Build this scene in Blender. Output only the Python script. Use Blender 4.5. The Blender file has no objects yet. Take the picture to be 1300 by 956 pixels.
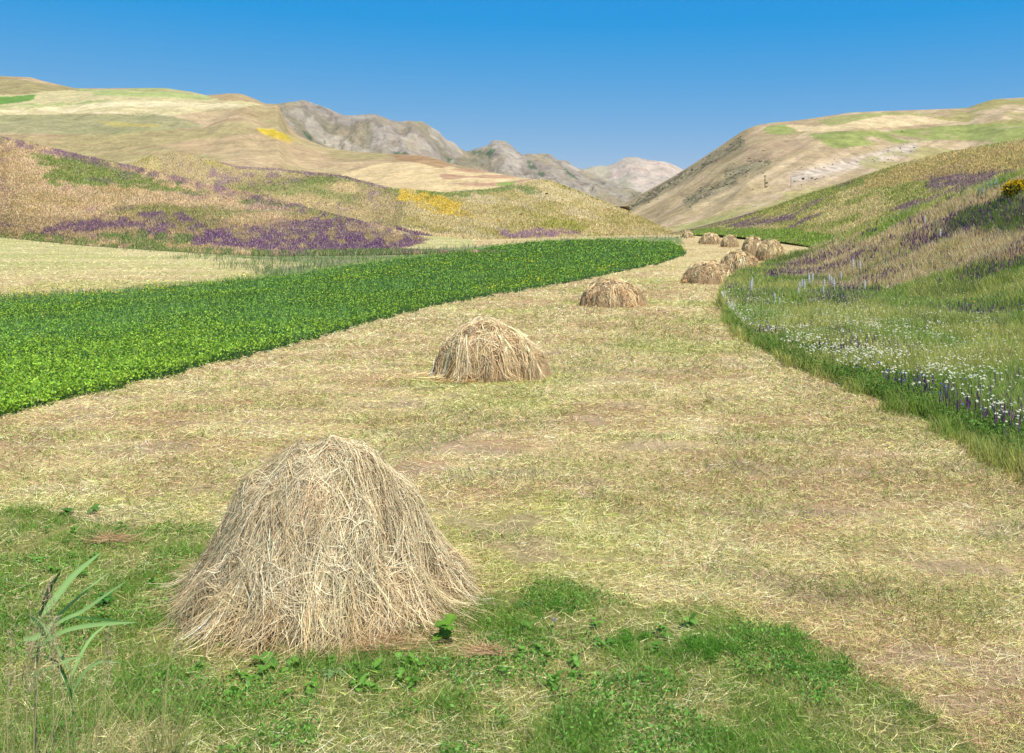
import bpy, math
import numpy as np
R = math.radians
C = bpy.context.scene.collection
SC = bpy.context.scene

# ------------------------------------------------------------------ camera, sky, sun, exposure
F = 1264.0; HZ = 305.0; CH = 3.24
cam = bpy.data.cameras.new('camera'); co = bpy.data.objects.new('camera', cam); C.objects.link(co)
co.location = (0, 0, CH); co.rotation_euler = (R(90), 0, 0)
cam.sensor_width = 36; cam.lens = 36 * F / 1300
cam.shift_y = -(478 - HZ) / 1300; cam.clip_start = 0.05; cam.clip_end = 30000
cam.dof.use_dof = True; cam.dof.focus_distance = 11; cam.dof.aperture_fstop = 6.3
SC.camera = co
SUN_EL, SUN_AZ = 60, 136            # azimuth clockwise from +Y
w = bpy.data.worlds.new('World'); SC.world = w; w.use_nodes = True
nt = w.node_tree; bg = nt.nodes['Background']
sky = nt.nodes.new('ShaderNodeTexSky'); sky.sky_type = 'NISHITA'; sky.sun_disc = False
sky.sun_elevation = R(SUN_EL); sky.sun_rotation = R(SUN_AZ)
sky.altitude = 2500; sky.air_density = 1.0; sky.dust_density = 0.0; sky.ozone_density = 4.0
sx = nt.nodes.new('ShaderNodeSeparateColor'); sy = nt.nodes.new('ShaderNodeCombineColor')   # deeper, polarised-looking blue
nt.links.new(sky.outputs[0], sx.inputs[0])
for ch, (am, ad) in enumerate(((.98, -.172), (.44, .083), (.95, 0.))):
    m1 = nt.nodes.new('ShaderNodeMath'); m1.operation = 'MULTIPLY_ADD'; m1.inputs[1].default_value = .12 * am * 10; m1.inputs[2].default_value = ad * 10
    m2 = nt.nodes.new('ShaderNodeMath'); m2.operation = 'MAXIMUM'; m2.inputs[1].default_value = .06
    nt.links.new(sx.outputs[ch], m1.inputs[0]); nt.links.new(m1.outputs[0], m2.inputs[0]); m3 = nt.nodes.new('ShaderNodeMath'); m3.operation = 'MINIMUM'; m3.inputs[1].default_value = 5.25 if ch == 2 else 1e3
    nt.links.new(m2.outputs[0], m3.inputs[0]); nt.links.new(m3.outputs[0], sy.inputs[ch])
nt.links.new(sy.outputs[0], bg.inputs[0])
bg.inputs[1].default_value = 0.10
sl = bpy.data.lights.new('sun', 'SUN'); sl.energy = 5.0; sl.angle = R(0.5); sl.color = (1, .94, .84)
so = bpy.data.objects.new('sun', sl); C.objects.link(so)
so.rotation_euler = (R(90 - SUN_EL), 0, R(180 - SUN_AZ))
SC.view_settings.view_transform = 'Standard'; SC.view_settings.look = 'None'
SC.view_settings.exposure = 0.5; SC.view_settings.gamma = 1.0
SC.render.engine = 'CYCLES'
SC.cycles.max_bounces = 5; SC.cycles.transparent_max_bounces = 4

# ------------------------------------------------------------------ helpers
rng = np.random.default_rng(7)
def tag(o, label=None, cat=None, group=None, kind=None):
    if label: o['label'] = label
    if cat: o['category'] = cat
    if group: o['group'] = group
    if kind: o['kind'] = kind
    return o
def s2l(c):
    c = np.asarray(c, float) / 255.0
    return np.where(c <= .04045, c / 12.92, ((c + .055) / 1.055) ** 2.4)
KALB = 0.70
def col(r, g, b): return s2l((r, g, b)) * KALB
class Noise:
    def __init__(s, seed):
        s.t = np.random.default_rng(seed).random((256, 256))
    def v(s, x, y):
        xi = np.floor(x).astype(int); yi = np.floor(y).astype(int)
        fx = x - xi; fy = y - yi; fx = fx * fx * (3 - 2 * fx); fy = fy * fy * (3 - 2 * fy)
        t = s.t; a = t[xi & 255, yi & 255]; b = t[(xi + 1) & 255, yi & 255]
        c = t[xi & 255, (yi + 1) & 255]; d = t[(xi + 1) & 255, (yi + 1) & 255]
        return (a * (1 - fx) + b * fx) * (1 - fy) + (c * (1 - fx) + d * fx) * fy
    def f(s, x, y, o=4, g=.5):
        r = 0; a = 1; n = 0
        for k in range(o):
            r = r + a * s.v(x * 2 ** k + 17.3 * k, y * 2 ** k + 9.1 * k); n += a; a *= g
        return r / n
    def ridge(s, x, y, o=4):
        r = 0; a = 1; n = 0
        for k in range(o):
            r = r + a * (1 - np.abs(2 * s.v(x * 2 ** k + 5.7 * k, y * 2 ** k + 31.1 * k) - 1)); n += a; a *= .5
        return r / n
N1, N2, N3, N4 = Noise(1), Noise(2), Noise(3), Noise(4)
def sstep(a, b, x):
    t = np.clip((x - a) / (b - a), 0, 1); return t * t * (3 - 2 * t)
def curve(pts):
    p = np.array(pts, float); return lambda x: np.interp(x, p[:, 0], p[:, 1])
def scurve(pts, k=9):
    xs = np.arange(-1500, 2900, 2.0); p = np.array(pts, float); ys = np.interp(xs, p[:, 0], p[:, 1])
    ker = np.hanning(k + 2)[1:-1]; ker /= ker.sum(); yy = np.convolve(np.pad(ys, k // 2, mode='edge'), ker, 'valid')
    return lambda x: np.interp(x, xs, yy)
def pip(px, py, poly):
    P = np.array(poly, float); ins = np.zeros(px.shape, bool); n = len(P); j = n - 1
    for i in range(n):
        xi, yi = P[i]; xj, yj = P[j]
        c = ((yi > py) != (yj > py)) & (px < (xj - xi) * (py - yi) / ((yj - yi) if yj != yi else 1e-9) + xi)
        ins ^= c; j = i
    return ins
def mix(a, b, t):
    t = np.asarray(t)[..., None]; return a * (1 - t) + b * t

def mesh_np(name, V, quads=None, tris=None, colr=None, smooth=True, mat=None, parent=None, link=True):
    me = bpy.data.meshes.new(name)
    V = np.asarray(V, np.float32).reshape(-1, 3)
    me.vertices.add(len(V)); me.vertices.foreach_set('co', V.ravel())
    nq = 0 if quads is None else len(quads); ntr = 0 if tris is None else len(tris)
    loops = []
    if nq: loops.append(np.asarray(quads, np.int32).ravel())
    if ntr: loops.append(np.asarray(tris, np.int32).ravel())
    loops = np.concatenate(loops)
    me.loops.add(len(loops)); me.loops.foreach_set('vertex_index', loops)
    st = np.concatenate([np.arange(nq) * 4, nq * 4 + np.arange(ntr) * 3]).astype(np.int32)
    me.polygons.add(nq + ntr); me.polygons.foreach_set('loop_start', st)
    me.polygons.foreach_set('use_smooth', np.full(nq + ntr, smooth, bool))
    me.update(calc_edges=True)
    if colr is not None:
        a = me.color_attributes.new('Col', 'FLOAT_COLOR', 'POINT')
        c = np.ones((len(V), 4), np.float32); c[:, :3] = np.asarray(colr).reshape(-1, 3)
        a.data.foreach_set('color', c.ravel())
    if mat: me.materials.append(mat)
    o = bpy.data.objects.new(name, me)
    if link: C.objects.link(o)
    if parent: o.parent = parent
    return o

# ------------------------------------------------------------------ materials
def mat_ground(name, scales, amp=.35, bump=.4, bdist=.05):
    m = bpy.data.materials.new(name); m.use_nodes = True; n = m.node_tree; b = n.nodes['Principled BSDF']
    b.inputs['Roughness'].default_value = .95; b.inputs['Specular IOR Level'].default_value = .1
    at = n.nodes.new('ShaderNodeAttribute'); at.attribute_name = 'Col'
    tc = n.nodes.new('ShaderNodeTexCoord')
    prev = at.outputs['Color']; hsum = None
    for s in scales:
        t = n.nodes.new('ShaderNodeTexNoise'); t.inputs['Scale'].default_value = s; t.inputs['Detail'].default_value = 5
        t.inputs['Roughness'].default_value = .7
        n.links.new(tc.outputs['Object'], t.inputs['Vector'])
        mr = n.nodes.new('ShaderNodeMapRange'); mr.inputs[1].default_value = .3; mr.inputs[2].default_value = .7
        mr.inputs[3].default_value = 1 - amp; mr.inputs[4].default_value = 1 + amp
        n.links.new(t.outputs['Fac'], mr.inputs[0])
        vm = n.nodes.new('ShaderNodeVectorMath'); vm.operation = 'SCALE'
        n.links.new(prev, vm.inputs[0]); n.links.new(mr.outputs[0], vm.inputs['Scale']); prev = vm.outputs[0]; last = t
    n.links.new(prev, b.inputs['Base Color'])
    bp = n.nodes.new('ShaderNodeBump'); bp.inputs['Strength'].default_value = bump; bp.inputs['Distance'].default_value = bdist
    n.links.new(last.outputs['Fac'], bp.inputs['Height']); n.links.new(bp.outputs[0], b.inputs['Normal'])
    return m
def mat_blade(name, trans=.35, rough=.7, spec=.2):
    m = bpy.data.materials.new(name); m.use_nodes = True; n = m.node_tree; b = n.nodes['Principled BSDF']
    b.inputs['Roughness'].default_value = rough; b.inputs['Specular IOR Level'].default_value = spec
    at = n.nodes.new('ShaderNodeAttribute'); at.attribute_name = 'Col'
    n.links.new(at.outputs['Color'], b.inputs['Base Color'])
    if trans:
        tr = n.nodes.new('ShaderNodeBsdfTranslucent'); n.links.new(at.outputs['Color'], tr.inputs['Color'])
        mx = n.nodes.new('ShaderNodeMixShader'); mx.inputs[0].default_value = trans
        n.links.new(b.outputs[0], mx.inputs[1]); n.links.new(tr.outputs[0], mx.inputs[2])
        n.links.new(mx.outputs[0], n.nodes['Material Output'].inputs['Surface'])
    return m
M_near = mat_ground('mown_soil', (1.3, 30.), .28, .9, .03)
M_slope = mat_ground('grassy_slope', (.15, 3.), .22, .6, .3)
M_far = mat_ground('dry_hill', (.08, .35), .28, .6, 1.5)
M_rock = mat_ground('rock_face', (.012, .09), .26, .9, 9.)
M_leaf = mat_blade('leaf', .4, .55, .3)
M_hay = mat_blade('dry_hay', .18, .7, .15)
M_petal = mat_blade('petal', .3, .8, .1)
M_white = mat_blade('white_petal', .55, .8, .1)
M_stone = mat_blade('stone', 0, .95, .1)

# ------------------------------------------------------------------ relief
FD = np.array([0, 40, 70, 90, 115, 180, 270, 400, 600, 1000, 9000.]); FZ = np.array([0, 0, .3, .45, 1., 2.3, 4.1, 6.6, 10, 11, 12.])
_fd = np.concatenate([np.linspace(0, 700, 1401), np.array([9000.])]); _fz = np.interp(_fd, FD, FZ)
ker = np.hanning(43)[1:-1]; ker /= ker.sum(); _fz[:1401] = np.convolve(np.pad(_fz[:1401], 20, mode='edge'), ker, 'valid'); 
def floor(y): return np.interp(y, _fd, _fz)
_pyd = np.concatenate([np.linspace(1, 60, 800), np.linspace(60.5, 520, 900)]); _pyv = HZ + (CH - floor(_pyd)) / _pyd * F
def d_of(py): return np.interp(-np.asarray(py, float), -_pyv[::1][::1] if np.all(np.diff(-_pyv) > 0) else np.maximum.accumulate(-_pyv), _pyd)
def zof(py, d): return CH + (HZ - py) / F * d
def PX(x, y): return 650 + x / y * F
def PY(z, y): return HZ + (CH - z) / y * F
def spot(px, py):
    d = float(d_of(py)); return (px - 650) / F * d, d, float(floor(d))
COLS = np.concatenate([np.linspace(-1300, -360, 34), np.arange(-340, 1681, 2.2), np.linspace(1700, 2600, 30)])

class Sheet: pass
def build_sheet(name, px, py, d, z, mat, label, cat, colfn, kind='structure'):
    s = Sheet(); s.px, s.py = px, py
    s.X = (px - 650) / F * d; s.Y = d; s.Z = z
    s.py = PY(z, d)
    s.col = np.clip(colfn(s), .004, .9)
    nr, nc = px.shape
    V = np.stack([s.X, s.Y, s.Z], -1)
    i, j = np.meshgrid(np.arange(nr - 1), np.arange(nc - 1), indexing='ij'); a = i * nc + j
    q = np.stack([a, a + 1, a + nc + 1, a + nc], -1).reshape(-1, 4)
    s.obj = mesh_np(name, V, q, colr=s.col, mat=mat); tag(s.obj, label, cat, kind=kind)
    s.V = V; s.nr, s.nc = nr, nc
    return s
def hill(name, base, ridge, db, dr, mat, label, colfn, rows=150, p=1.6, relief=None, back=1.7, cols=COLS, drop=1.0, cat='hill'):
    sv = np.linspace(0, 1, rows); t = 1 - (1 - sv) ** (1 / p)
    tb = np.array([1.03, 1.08, 1.16, 1.3, 1.5, back])
    pyb, pyr, Db, Dr = base(cols), ridge(cols), db(cols), dr(cols)
    D = Db[None] + (Dr - Db)[None] * t[:, None]
    P = pyb[None] + (pyr - pyb)[None] * sv[:, None]
    DB = Db[None] + (Dr - Db)[None] * tb[:, None]
    Zr = zof(pyr, Dr); Zb = zof(pyb, Db)
    ZB = zof(pyr, DB) - drop * (Zr - Zb)[None] * ((tb - 1) ** 1.5)[:, None] * 1.6
    D = np.concatenate([D, DB]); Z = np.concatenate([zof(P, D[:rows]), ZB])
    T = np.concatenate([t, tb])[:, None] + 0 * D; PXg = cols[None] + 0 * D
    if relief is not None:
        X = (PXg - 650) / F * D; Z = Z + relief(X, D, T, PXg)
    def cf(s): s.T = T; return colfn(s)
    return build_sheet(name, PXg, None, D, Z, mat, label, cat, cf)

# ---- palette (sunlit look)
STRAW = col(214, 195, 150); STRAW2 = col(197, 174, 130); BEIGE = col(190, 170, 128); TAN = col(188, 155, 120)
OLIVE = col(142, 138, 80); GRN = col(96, 125, 50); LGRN = col(135, 155, 75); DGRN = col(55, 95, 35)
PURP = col(116, 80, 118); PINKY = col(150, 120, 125); YEL = col(212, 178, 62); SOIL = col(170, 146, 122); WHT = col(225, 225, 215)
CROP = col(62, 132, 32)

# ---- far mountain
def relE(X, Y, T, P):
    w = np.clip(1.15 - np.abs(T - .5) * 1.5, .12, 1) * (T < 1.4)
    return (N2.ridge(X / 260, Y / 900 + T * 1.5, 5) - .6) * 92 * w
def colE(s):
    n = N1.f(s.X / 120, s.T * 12, 5); st = N3.f(s.X / 500 + s.T * 1.5, s.T * 22, 3)
    c = mix(col(198, 182, 164), col(214, 192, 174), sstep(.4, .65, n))
    c = mix(c, col(190, 164, 148), sstep(.52, .7, st) * .6)
    low = sstep(.62, .42, s.T + (n - .5) * .3) * (s.px < 800 + 0 * s.px)
    return mix(c, col(192, 182, 152), np.clip(low + (s.px < 775) * .8, 0, 1))
E = hill('far_mountain', curve([(0, 290), (2000, 290)]),
         scurve([(-1500, 235), (600, 228), (731, 215), (773, 213), (783, 209), (790, 204), (799, 201.5), (810, 202), (822, 206), (836, 207.5), (850, 210), (864, 215), (900, 232), (1100, 240), (2800, 240)], 3),
         curve([(0, 3200), (2000, 3200)]), curve([(0, 4300), (2000, 4300)]), M_rock,
         'distant pale pink rocky mountain closing the end of the valley', colE, rows=110, relief=relE, cat='mountain')
# ---- rocky mountains
def relD(X, Y, T, P):
    w = np.clip(1.2 - np.abs(T - .5) * 1.5, .10, 1) * (T < 1.5)
    a = (N3.ridge(X / 130 + 3 + T, Y / 420, 5) - .6) * 66 + (N2.ridge(X / 34, Y / 70, 4) - .6) * 13
    return a * w
def colD(s):
    n = N1.f(s.X / 60, s.Y / 90, 5); r = N3.ridge(s.X / 130 + 3 + s.T, s.Y / 420, 5); m = N4.f(s.X / 90, s.Y / 130 + 7, 4)
    c = mix(col(170, 155, 126), col(152, 142, 114), sstep(.4, .6, n))
    rock = sstep(.46, .68, n * .5 + r * .5) * sstep(.30, .5, m) * .8
    c = mix(c, mix(col(186, 174, 162), col(170, 156, 144), sstep(.4, .6, N2.f(s.X / 30, s.Y / 30, 3))), rock)
    # pale scarps
    for poly in ([(388, 160), (396, 144), (410, 158), (440, 178), (480, 192), (420, 190)], [(352, 138), (360, 138), (378, 160), (370, 165)],
                 [(545, 160), (560, 166), (592, 190), (580, 198), (560, 180), (545, 170)], [(640, 186), (655, 190), (662, 225), (640, 222)],
                 [(693, 196), (703, 203), (712, 214), (698, 210)], [(720, 207), (735, 214), (738, 222), (722, 214)]):
        c = mix(c, col(212, 198, 184), pip(s.px + (n - .5) * 30, s.py + (m - .5) * 20, poly) * .45)
    # dark crags and green scrub
    dk = N2.f(s.X / 14, s.Y / 26, 3)
    c = mix(c, col(100, 88, 80), sstep(.66, .74, dk) * rock * .6)
    g = np.zeros_like(n)
    for poly in ([(565, 198), (590, 212), (600, 214), (570, 206)], [(592, 190), (622, 192), (632, 188), (628, 200), (600, 197)],
                 [(660, 199), (672, 203), (690, 220), (692, 226), (680, 222), (668, 210)], [(384, 166), (392, 172), (398, 180), (388, 176)],
                 [(405, 180), (414, 182), (412, 186)], [(720, 215), (735, 224), (730, 230), (716, 220)], [(500, 192), (520, 196), (516, 200), (500, 197)]):
        g = np.maximum(g, pip(s.px + (n - .5) * 14, s.py + (dk - .5) * 12, poly))
    return mix(c, col(88, 112, 78), g * .85 * sstep(.35, .5, dk))
D_ = hill('rocky_mountain', curve([(0, 285), (2000, 285)]),
          scurve([(-1500, 190), (200, 170), (300, 150), (346, 136), (360, 133), (382, 131.5), (413, 140), (430, 147), (447, 151), (460, 148), (473, 147), (490, 152), (511, 159), (525, 159), (540, 158), (557, 166), (567, 174), (578, 178), (587, 187), (594, 191), (606, 191), (619, 190), (624, 185), (633, 183), (643, 184), (650, 188), (655, 193), (663, 198), (680, 197), (693, 196), (700, 196), (705, 201), (720, 206), (735, 213), (760, 226), (800, 246), (840, 262), (900, 280), (2800, 290)], 3),
          curve([(0, 1300), (900, 1600), (2000, 1700)]), curve([(0, 1900), (500, 2000), (900, 2500), (2000, 2500)]), M_rock,
          'grey pink rocky mountain ridge with pale crags behind the straw hill', colD, rows=190, relief=relD, cat='mountain')
# ---- big left hill with fields
def relC(X, Y, T, P):
    w = np.clip(T * 2, 0, 1) * np.clip((1.0 - T) * 3 + .03, 0, 1) * (T < 1.2)
    return ((N2.f(X / 90, Y / 130, 4) - .5) * 20 + (N4.ridge(X / 60, Y / 160, 3) - .6) * 9) * w * (Y / 900)
def colC(s):
    n = N1.f(s.X / 50, s.Y / 40, 4); m = N2.f(s.X / 130, s.Y / 60, 4); st = N3.f(s.X / 200, s.Y / 14, 4)
    px = s.px + (n - .5) * 12; py = s.py + (m - .5) * 6
    c = mix(col(192, 168, 132), col(172, 150, 112), sstep(.42, .6, n))
    c = mix(c, col(168, 158, 108), sstep(.52, .64, m) * .6)
    c = mix(c, col(172, 145, 112), sstep(.52, .66, st) * .6)
    band = lambda poly: pip(px, py, poly)
    c = mix(c, col(150, 152, 108), band([(-200, 145), (0, 147), (210, 144), (260, 160), (150, 172), (0, 168), (-200, 168)]) * .7)
    c = mix(c, col(158, 146, 100), band([(-200, 100), (0, 97), (60, 106), (110, 113), (90, 117), (0, 122), (-200, 122)]) * .8)
    c = mix(c, col(200, 186, 140), band([(-200, 128), (40, 120), (95, 113), (250, 119), (335, 133), (300, 138), (215, 145), (150, 143), (0, 147), (-200, 150)]) * .95)
    c = mix(c, col(165, 175, 110), (band([(100, 112), (220, 112), (280, 120), (265, 129), (200, 124), (120, 121)]) | band([(-50, 135), (120, 128), (200, 132), (80, 141)])) * sstep(.36, .5, st) * .9)
    c = mix(c, col(226, 208, 168), band([(0, 141), (80, 134), (170, 128), (240, 130), (322, 134), (240, 141), (215, 146), (100, 144), (0, 147)]) * sstep(.35, .5, st) * .9)
    c = mix(c, col(112, 148, 68), band([(-200, 126), (0, 123), (48, 121), (38, 128), (0, 133), (-200, 136)]))
    c = mix(c, col(178, 155, 115), band([(262, 120), (300, 118), (336, 130), (270, 127)]))
    c = mix(c, col(208, 180, 60), band([(326, 163), (345, 163), (385, 180), (370, 183), (340, 175)]) * sstep(.4, .55, n))
    c = mix(c, col(195, 175, 90), band([(120, 152), (150, 154), (205, 158), (200, 162), (140, 160)]) * .5)
    c = mix(c, col(192, 165, 130), band([(200, 185), (330, 168), (420, 195), (430, 215), (300, 205)]) * .6)
    c = mix(c, col(216, 190, 145), band([(430, 224), (480, 207), (535, 203), (590, 215), (690, 228), (660, 236), (620, 241), (560, 246), (490, 240)]))
    c = mix(c, col(188, 150, 122), band([(555, 215), (600, 214), (680, 226), (640, 236), (590, 236), (560, 228)]) * sstep(.44, .56, st) * .9)
    c = mix(c, col(165, 130, 95), band([(490, 197), (540, 197), (575, 209), (565, 214), (520, 206)]) * .8)
    c = mix(c, col(150, 168, 92), band([(632, 232), (655, 230), (650, 234), (630, 236)]))
    return c
Cc = hill('field_hill', curve([(-1500, 262), (2000, 262)]),
          scurve([(-1500, 70), (-300, 88), (0, 96.5), (38, 98), (60, 104), (95, 112), (150, 112), (210, 112), (245, 117), (262, 121), (290, 118.5), (306, 119), (322, 125), (337, 132), (353, 132), (356, 140), (365, 158), (380, 173), (413, 187), (450, 192), (490, 195), (536, 197), (556, 202), (574, 209), (610, 216), (646, 223), (690, 229), (740, 250), (800, 275), (900, 300), (2800, 340)], 3),
          curve([(-1500, 480), (690, 400), (2000, 400)]), curve([(-1500, 1200), (0, 1100), (350, 900), (690, 480), (800, 440), (2000, 440)]), M_far,
          'broad beige hill on the left with pale straw and green field strips', colC, rows=210, p=1.35, relief=relC, cols=COLS[COLS < 800])
# ---- yellow patch hill
def relB(X, Y, T, P):
    w = np.clip(T * 2, 0, 1) * np.clip((1.0 - T) * 3, 0, 1) * (T < 1.2)
    return ((N2.f(X / 25, Y / 50, 4) - .5) * 5) * w
def colB2(s):
    n = N1.f(s.px / 40, s.py / 14, 5, .62); m = N2.f(s.px / 90, s.py / 30, 4); st = N3.f(s.px / 90 + s.py / 40, (s.py - .25 * s.px) / 7, 4); f = N4.f(s.px / 10, s.py / 6, 3)
    px = s.px + (n - .5) * 50 + (f - .5) * 16; py = s.py + (m - .5) * 14 + (f - .5) * 12
    c = mix(col(194, 175, 125), col(172, 158, 98), sstep(.42, .6, n))
    c = mix(c, col(205, 186, 148), sstep(.5, .65, st) * .7)
    low = pip(px, py, [(200, 190), (300, 212), (350, 216), (436, 226), (497, 238), (515, 255), (510, 285), (600, 300), (620, 330), (200, 330)])
    c = mix(c, mix(col(182, 162, 122), col(148, 138, 94), sstep(.4, .6, m)), low * .9)
    c = mix(c, PURP * 1.15, low * sstep(.50, .66, f * .5 + n * .5) * .5)
    c = mix(c, STRAW2, pip(px, py, [(330, 240), (440, 232), (455, 240), (420, 258), (370, 262), (340, 252)]) * .8)
    c = mix(c, GRN, low * sstep(.55, .68, m) * .6)
    c = mix(c, PURP, pip(px, py, [(340, 302), (390, 294), (440, 288), (510, 289), (545, 298), (600, 308), (600, 318), (330, 322)]) * sstep(.25, .45, n) * .95)
    c = mix(c, PURP, (np.abs(s.py - curve([(200, 178), (301, 211), (350, 214), (436, 223), (490, 237)])(s.px)) < 3) * (s.px < 492) * .6)
    c = mix(c, YEL, pip(px, py, [(512, 242), (540, 244), (575, 255), (606, 272), (600, 281), (560, 276), (520, 262), (500, 250)]) * sstep(.38, .58, n * .6 + f * .4) * .9)
    c = mix(c, GRN, pip(px, py, [(520, 246), (560, 246), (620, 240), (675, 238), (680, 245), (630, 247), (590, 252), (545, 250)]) * .7)
    c = mix(c, col(150, 148, 60), pip(px, py, [(680, 272), (720, 275), (760, 292), (800, 300), (730, 303), (690, 285)]) * sstep(.3, .5, n) * .8)
    c = mix(c, PURP * 1.5, pip(px, py, [(640, 296), (700, 292), (745, 300), (700, 305), (650, 303)]) * sstep(.35, .5, n) * .7)
    c = mix(c, col(215, 190, 145), pip(px, py, [(508, 289), (545, 292), (600, 301), (630, 307), (600, 312), (550, 300)]))
    return c
B2 = hill('flower_hill', curve([(-1500, 322), (600, 318), (700, 306), (860, 299), (900, 299), (2800, 299)]),
          scurve([(-1500, -100), (0, 235), (120, 228), (160, 212), (190, 197), (225, 193), (301, 211), (350, 214), (436, 223), (490, 237), (560, 244), (620, 240), (660, 233), (688, 227), (700, 229), (740, 244), (800, 270), (830, 284), (862, 296), (900, 306), (1100, 320), (2800, 320)], 3),
          lambda x: np.interp(x, [-1500, 470, 600, 700, 860], [345, 335, 205, 262, 330]), curve([(-1500, 460), (500, 450), (690, 440), (860, 380), (2000, 400)]), M_slope,
          'beige hill with a bright yellow flower patch beyond the crop field', colB2, rows=170, relief=relB, cols=COLS[(COLS < 900) & (COLS > -200)])
# ---- purple left slope
def colB1(s):
    n = N1.f(s.px / 46, s.py / 15, 5, .62); m = N2.f(s.px / 110, s.py / 34, 4); f = N4.f(s.px / 12, s.py / 7, 3)
    px = s.px + (n - .5) * 60; py = s.py + (m - .5) * 26 + (f - .5) * 12
    rid = s.py - ridB1(s.px)
    c = mix(col(206, 178, 140), col(188, 164, 118), sstep(.4, .6, n))
    c = mix(c, col(135, 138, 72), sstep(.52, .66, m) * .8)
    g = pip(px, py, [(30, 192), (100, 208), (200, 225), (330, 248), (420, 275), (300, 255), (180, 235), (60, 232)])
    c = mix(c, col(128, 142, 68), g * sstep(.28, .5, n))
    c = mix(c, PURP * 1.1, sstep(12, 3, rid + (n - .5) * 16) * sstep(.40, .56, f) * .65)
    pz = pip(px, py, [(-200, 262), (60, 270), (200, 276), (300, 285), (430, 280), (520, 300), (600, 316), (400, 322), (250, 306), (100, 300), (-200, 300)])
    c = mix(c, col(140, 122, 88), pz * .5)
    c = mix(c, PURP, pz * sstep(.48, .60, n * .6 + f * .4) * .8)
    c = mix(c, PURP, pip(px, py, [(240, 295), (380, 298), (450, 300), (560, 308), (600, 318), (400, 324), (250, 312)]) * sstep(.24, .42, f) * .9)
    c = mix(c, PURP * 1.1, sstep(.58, .70, N4.f(s.px / 40 + 4, s.py / 12, 4)) * .3)
    gz = pip(px, py, [(-200, 292), (60, 296), (150, 291), (240, 300), (260, 320), (100, 312), (-200, 308)]) | (s.py > basB1(s.px) - 5)
    c = mix(c, col(105, 130, 62), gz * sstep(.3, .5, f) * .9)
    return c
ridB1 = scurve([(-1500, -100), (-300, 115), (0, 173), (50, 184), (100, 196), (190, 216), (290, 239), (360, 256), (430, 274), (520, 298), (600, 318), (700, 335), (2800, 400)], 3)
basB1 = curve([(-1500, 299), (0, 301), (100, 311), (250, 321), (340, 325), (500, 323), (600, 321), (2800, 330)])
B1 = hill('wildflower_slope', basB1, ridB1, lambda x: d_of(basB1(x)) - 2, curve([(-1500, 330), (0, 330), (600, 240), (2000, 240)]), M_slope,
          'left grassy slope striped with purple and tan wildflowers above the pale hay field', colB1, rows=190, p=1.5, cols=COLS[COLS < 640], relief=lambda X, Y, T, P: ((N2.f(X / 15, Y / 25, 4) - .5) * 2.2) * np.clip(T * 3, 0, 1) * np.clip((1 - T) * 4, 0, 1))
# ---- right far hill
def relF(X, Y, T, P):
    w = np.clip(T * 2.5, 0, 1) * np.clip((1.0 - T) * 3 + .02, 0, 1) * (T < 1.2)
    u = X * .55 - (Y - 500) * .35
    return ((N4.ridge(u / 55, (Y + X) / 400, 3) - .6) * 14 + (N2.f(X / 40, Y / 60, 4) - .5) * 7) * w
def bandF(s, a, b, w):
    L = np.hypot(b[0] - a[0], b[1] - a[1]); ux, uy = (b[0] - a[0]) / L, (b[1] - a[1]) / L
    u = (s.px - a[0]) * ux + (s.py - a[1]) * uy; v = -(s.px - a[0]) * uy + (s.py - a[1]) * ux
    return ((u > 0) & (u < L)) * np.exp(-(v / w) ** 2)
BANDS = [((790, 268), (945, 178), 6), ((800, 264), (880, 215), 4), ((868, 258), (935, 228), 7), ((920, 222), (978, 205), 6), ((1004, 228), (1165, 186), 7)]
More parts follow.
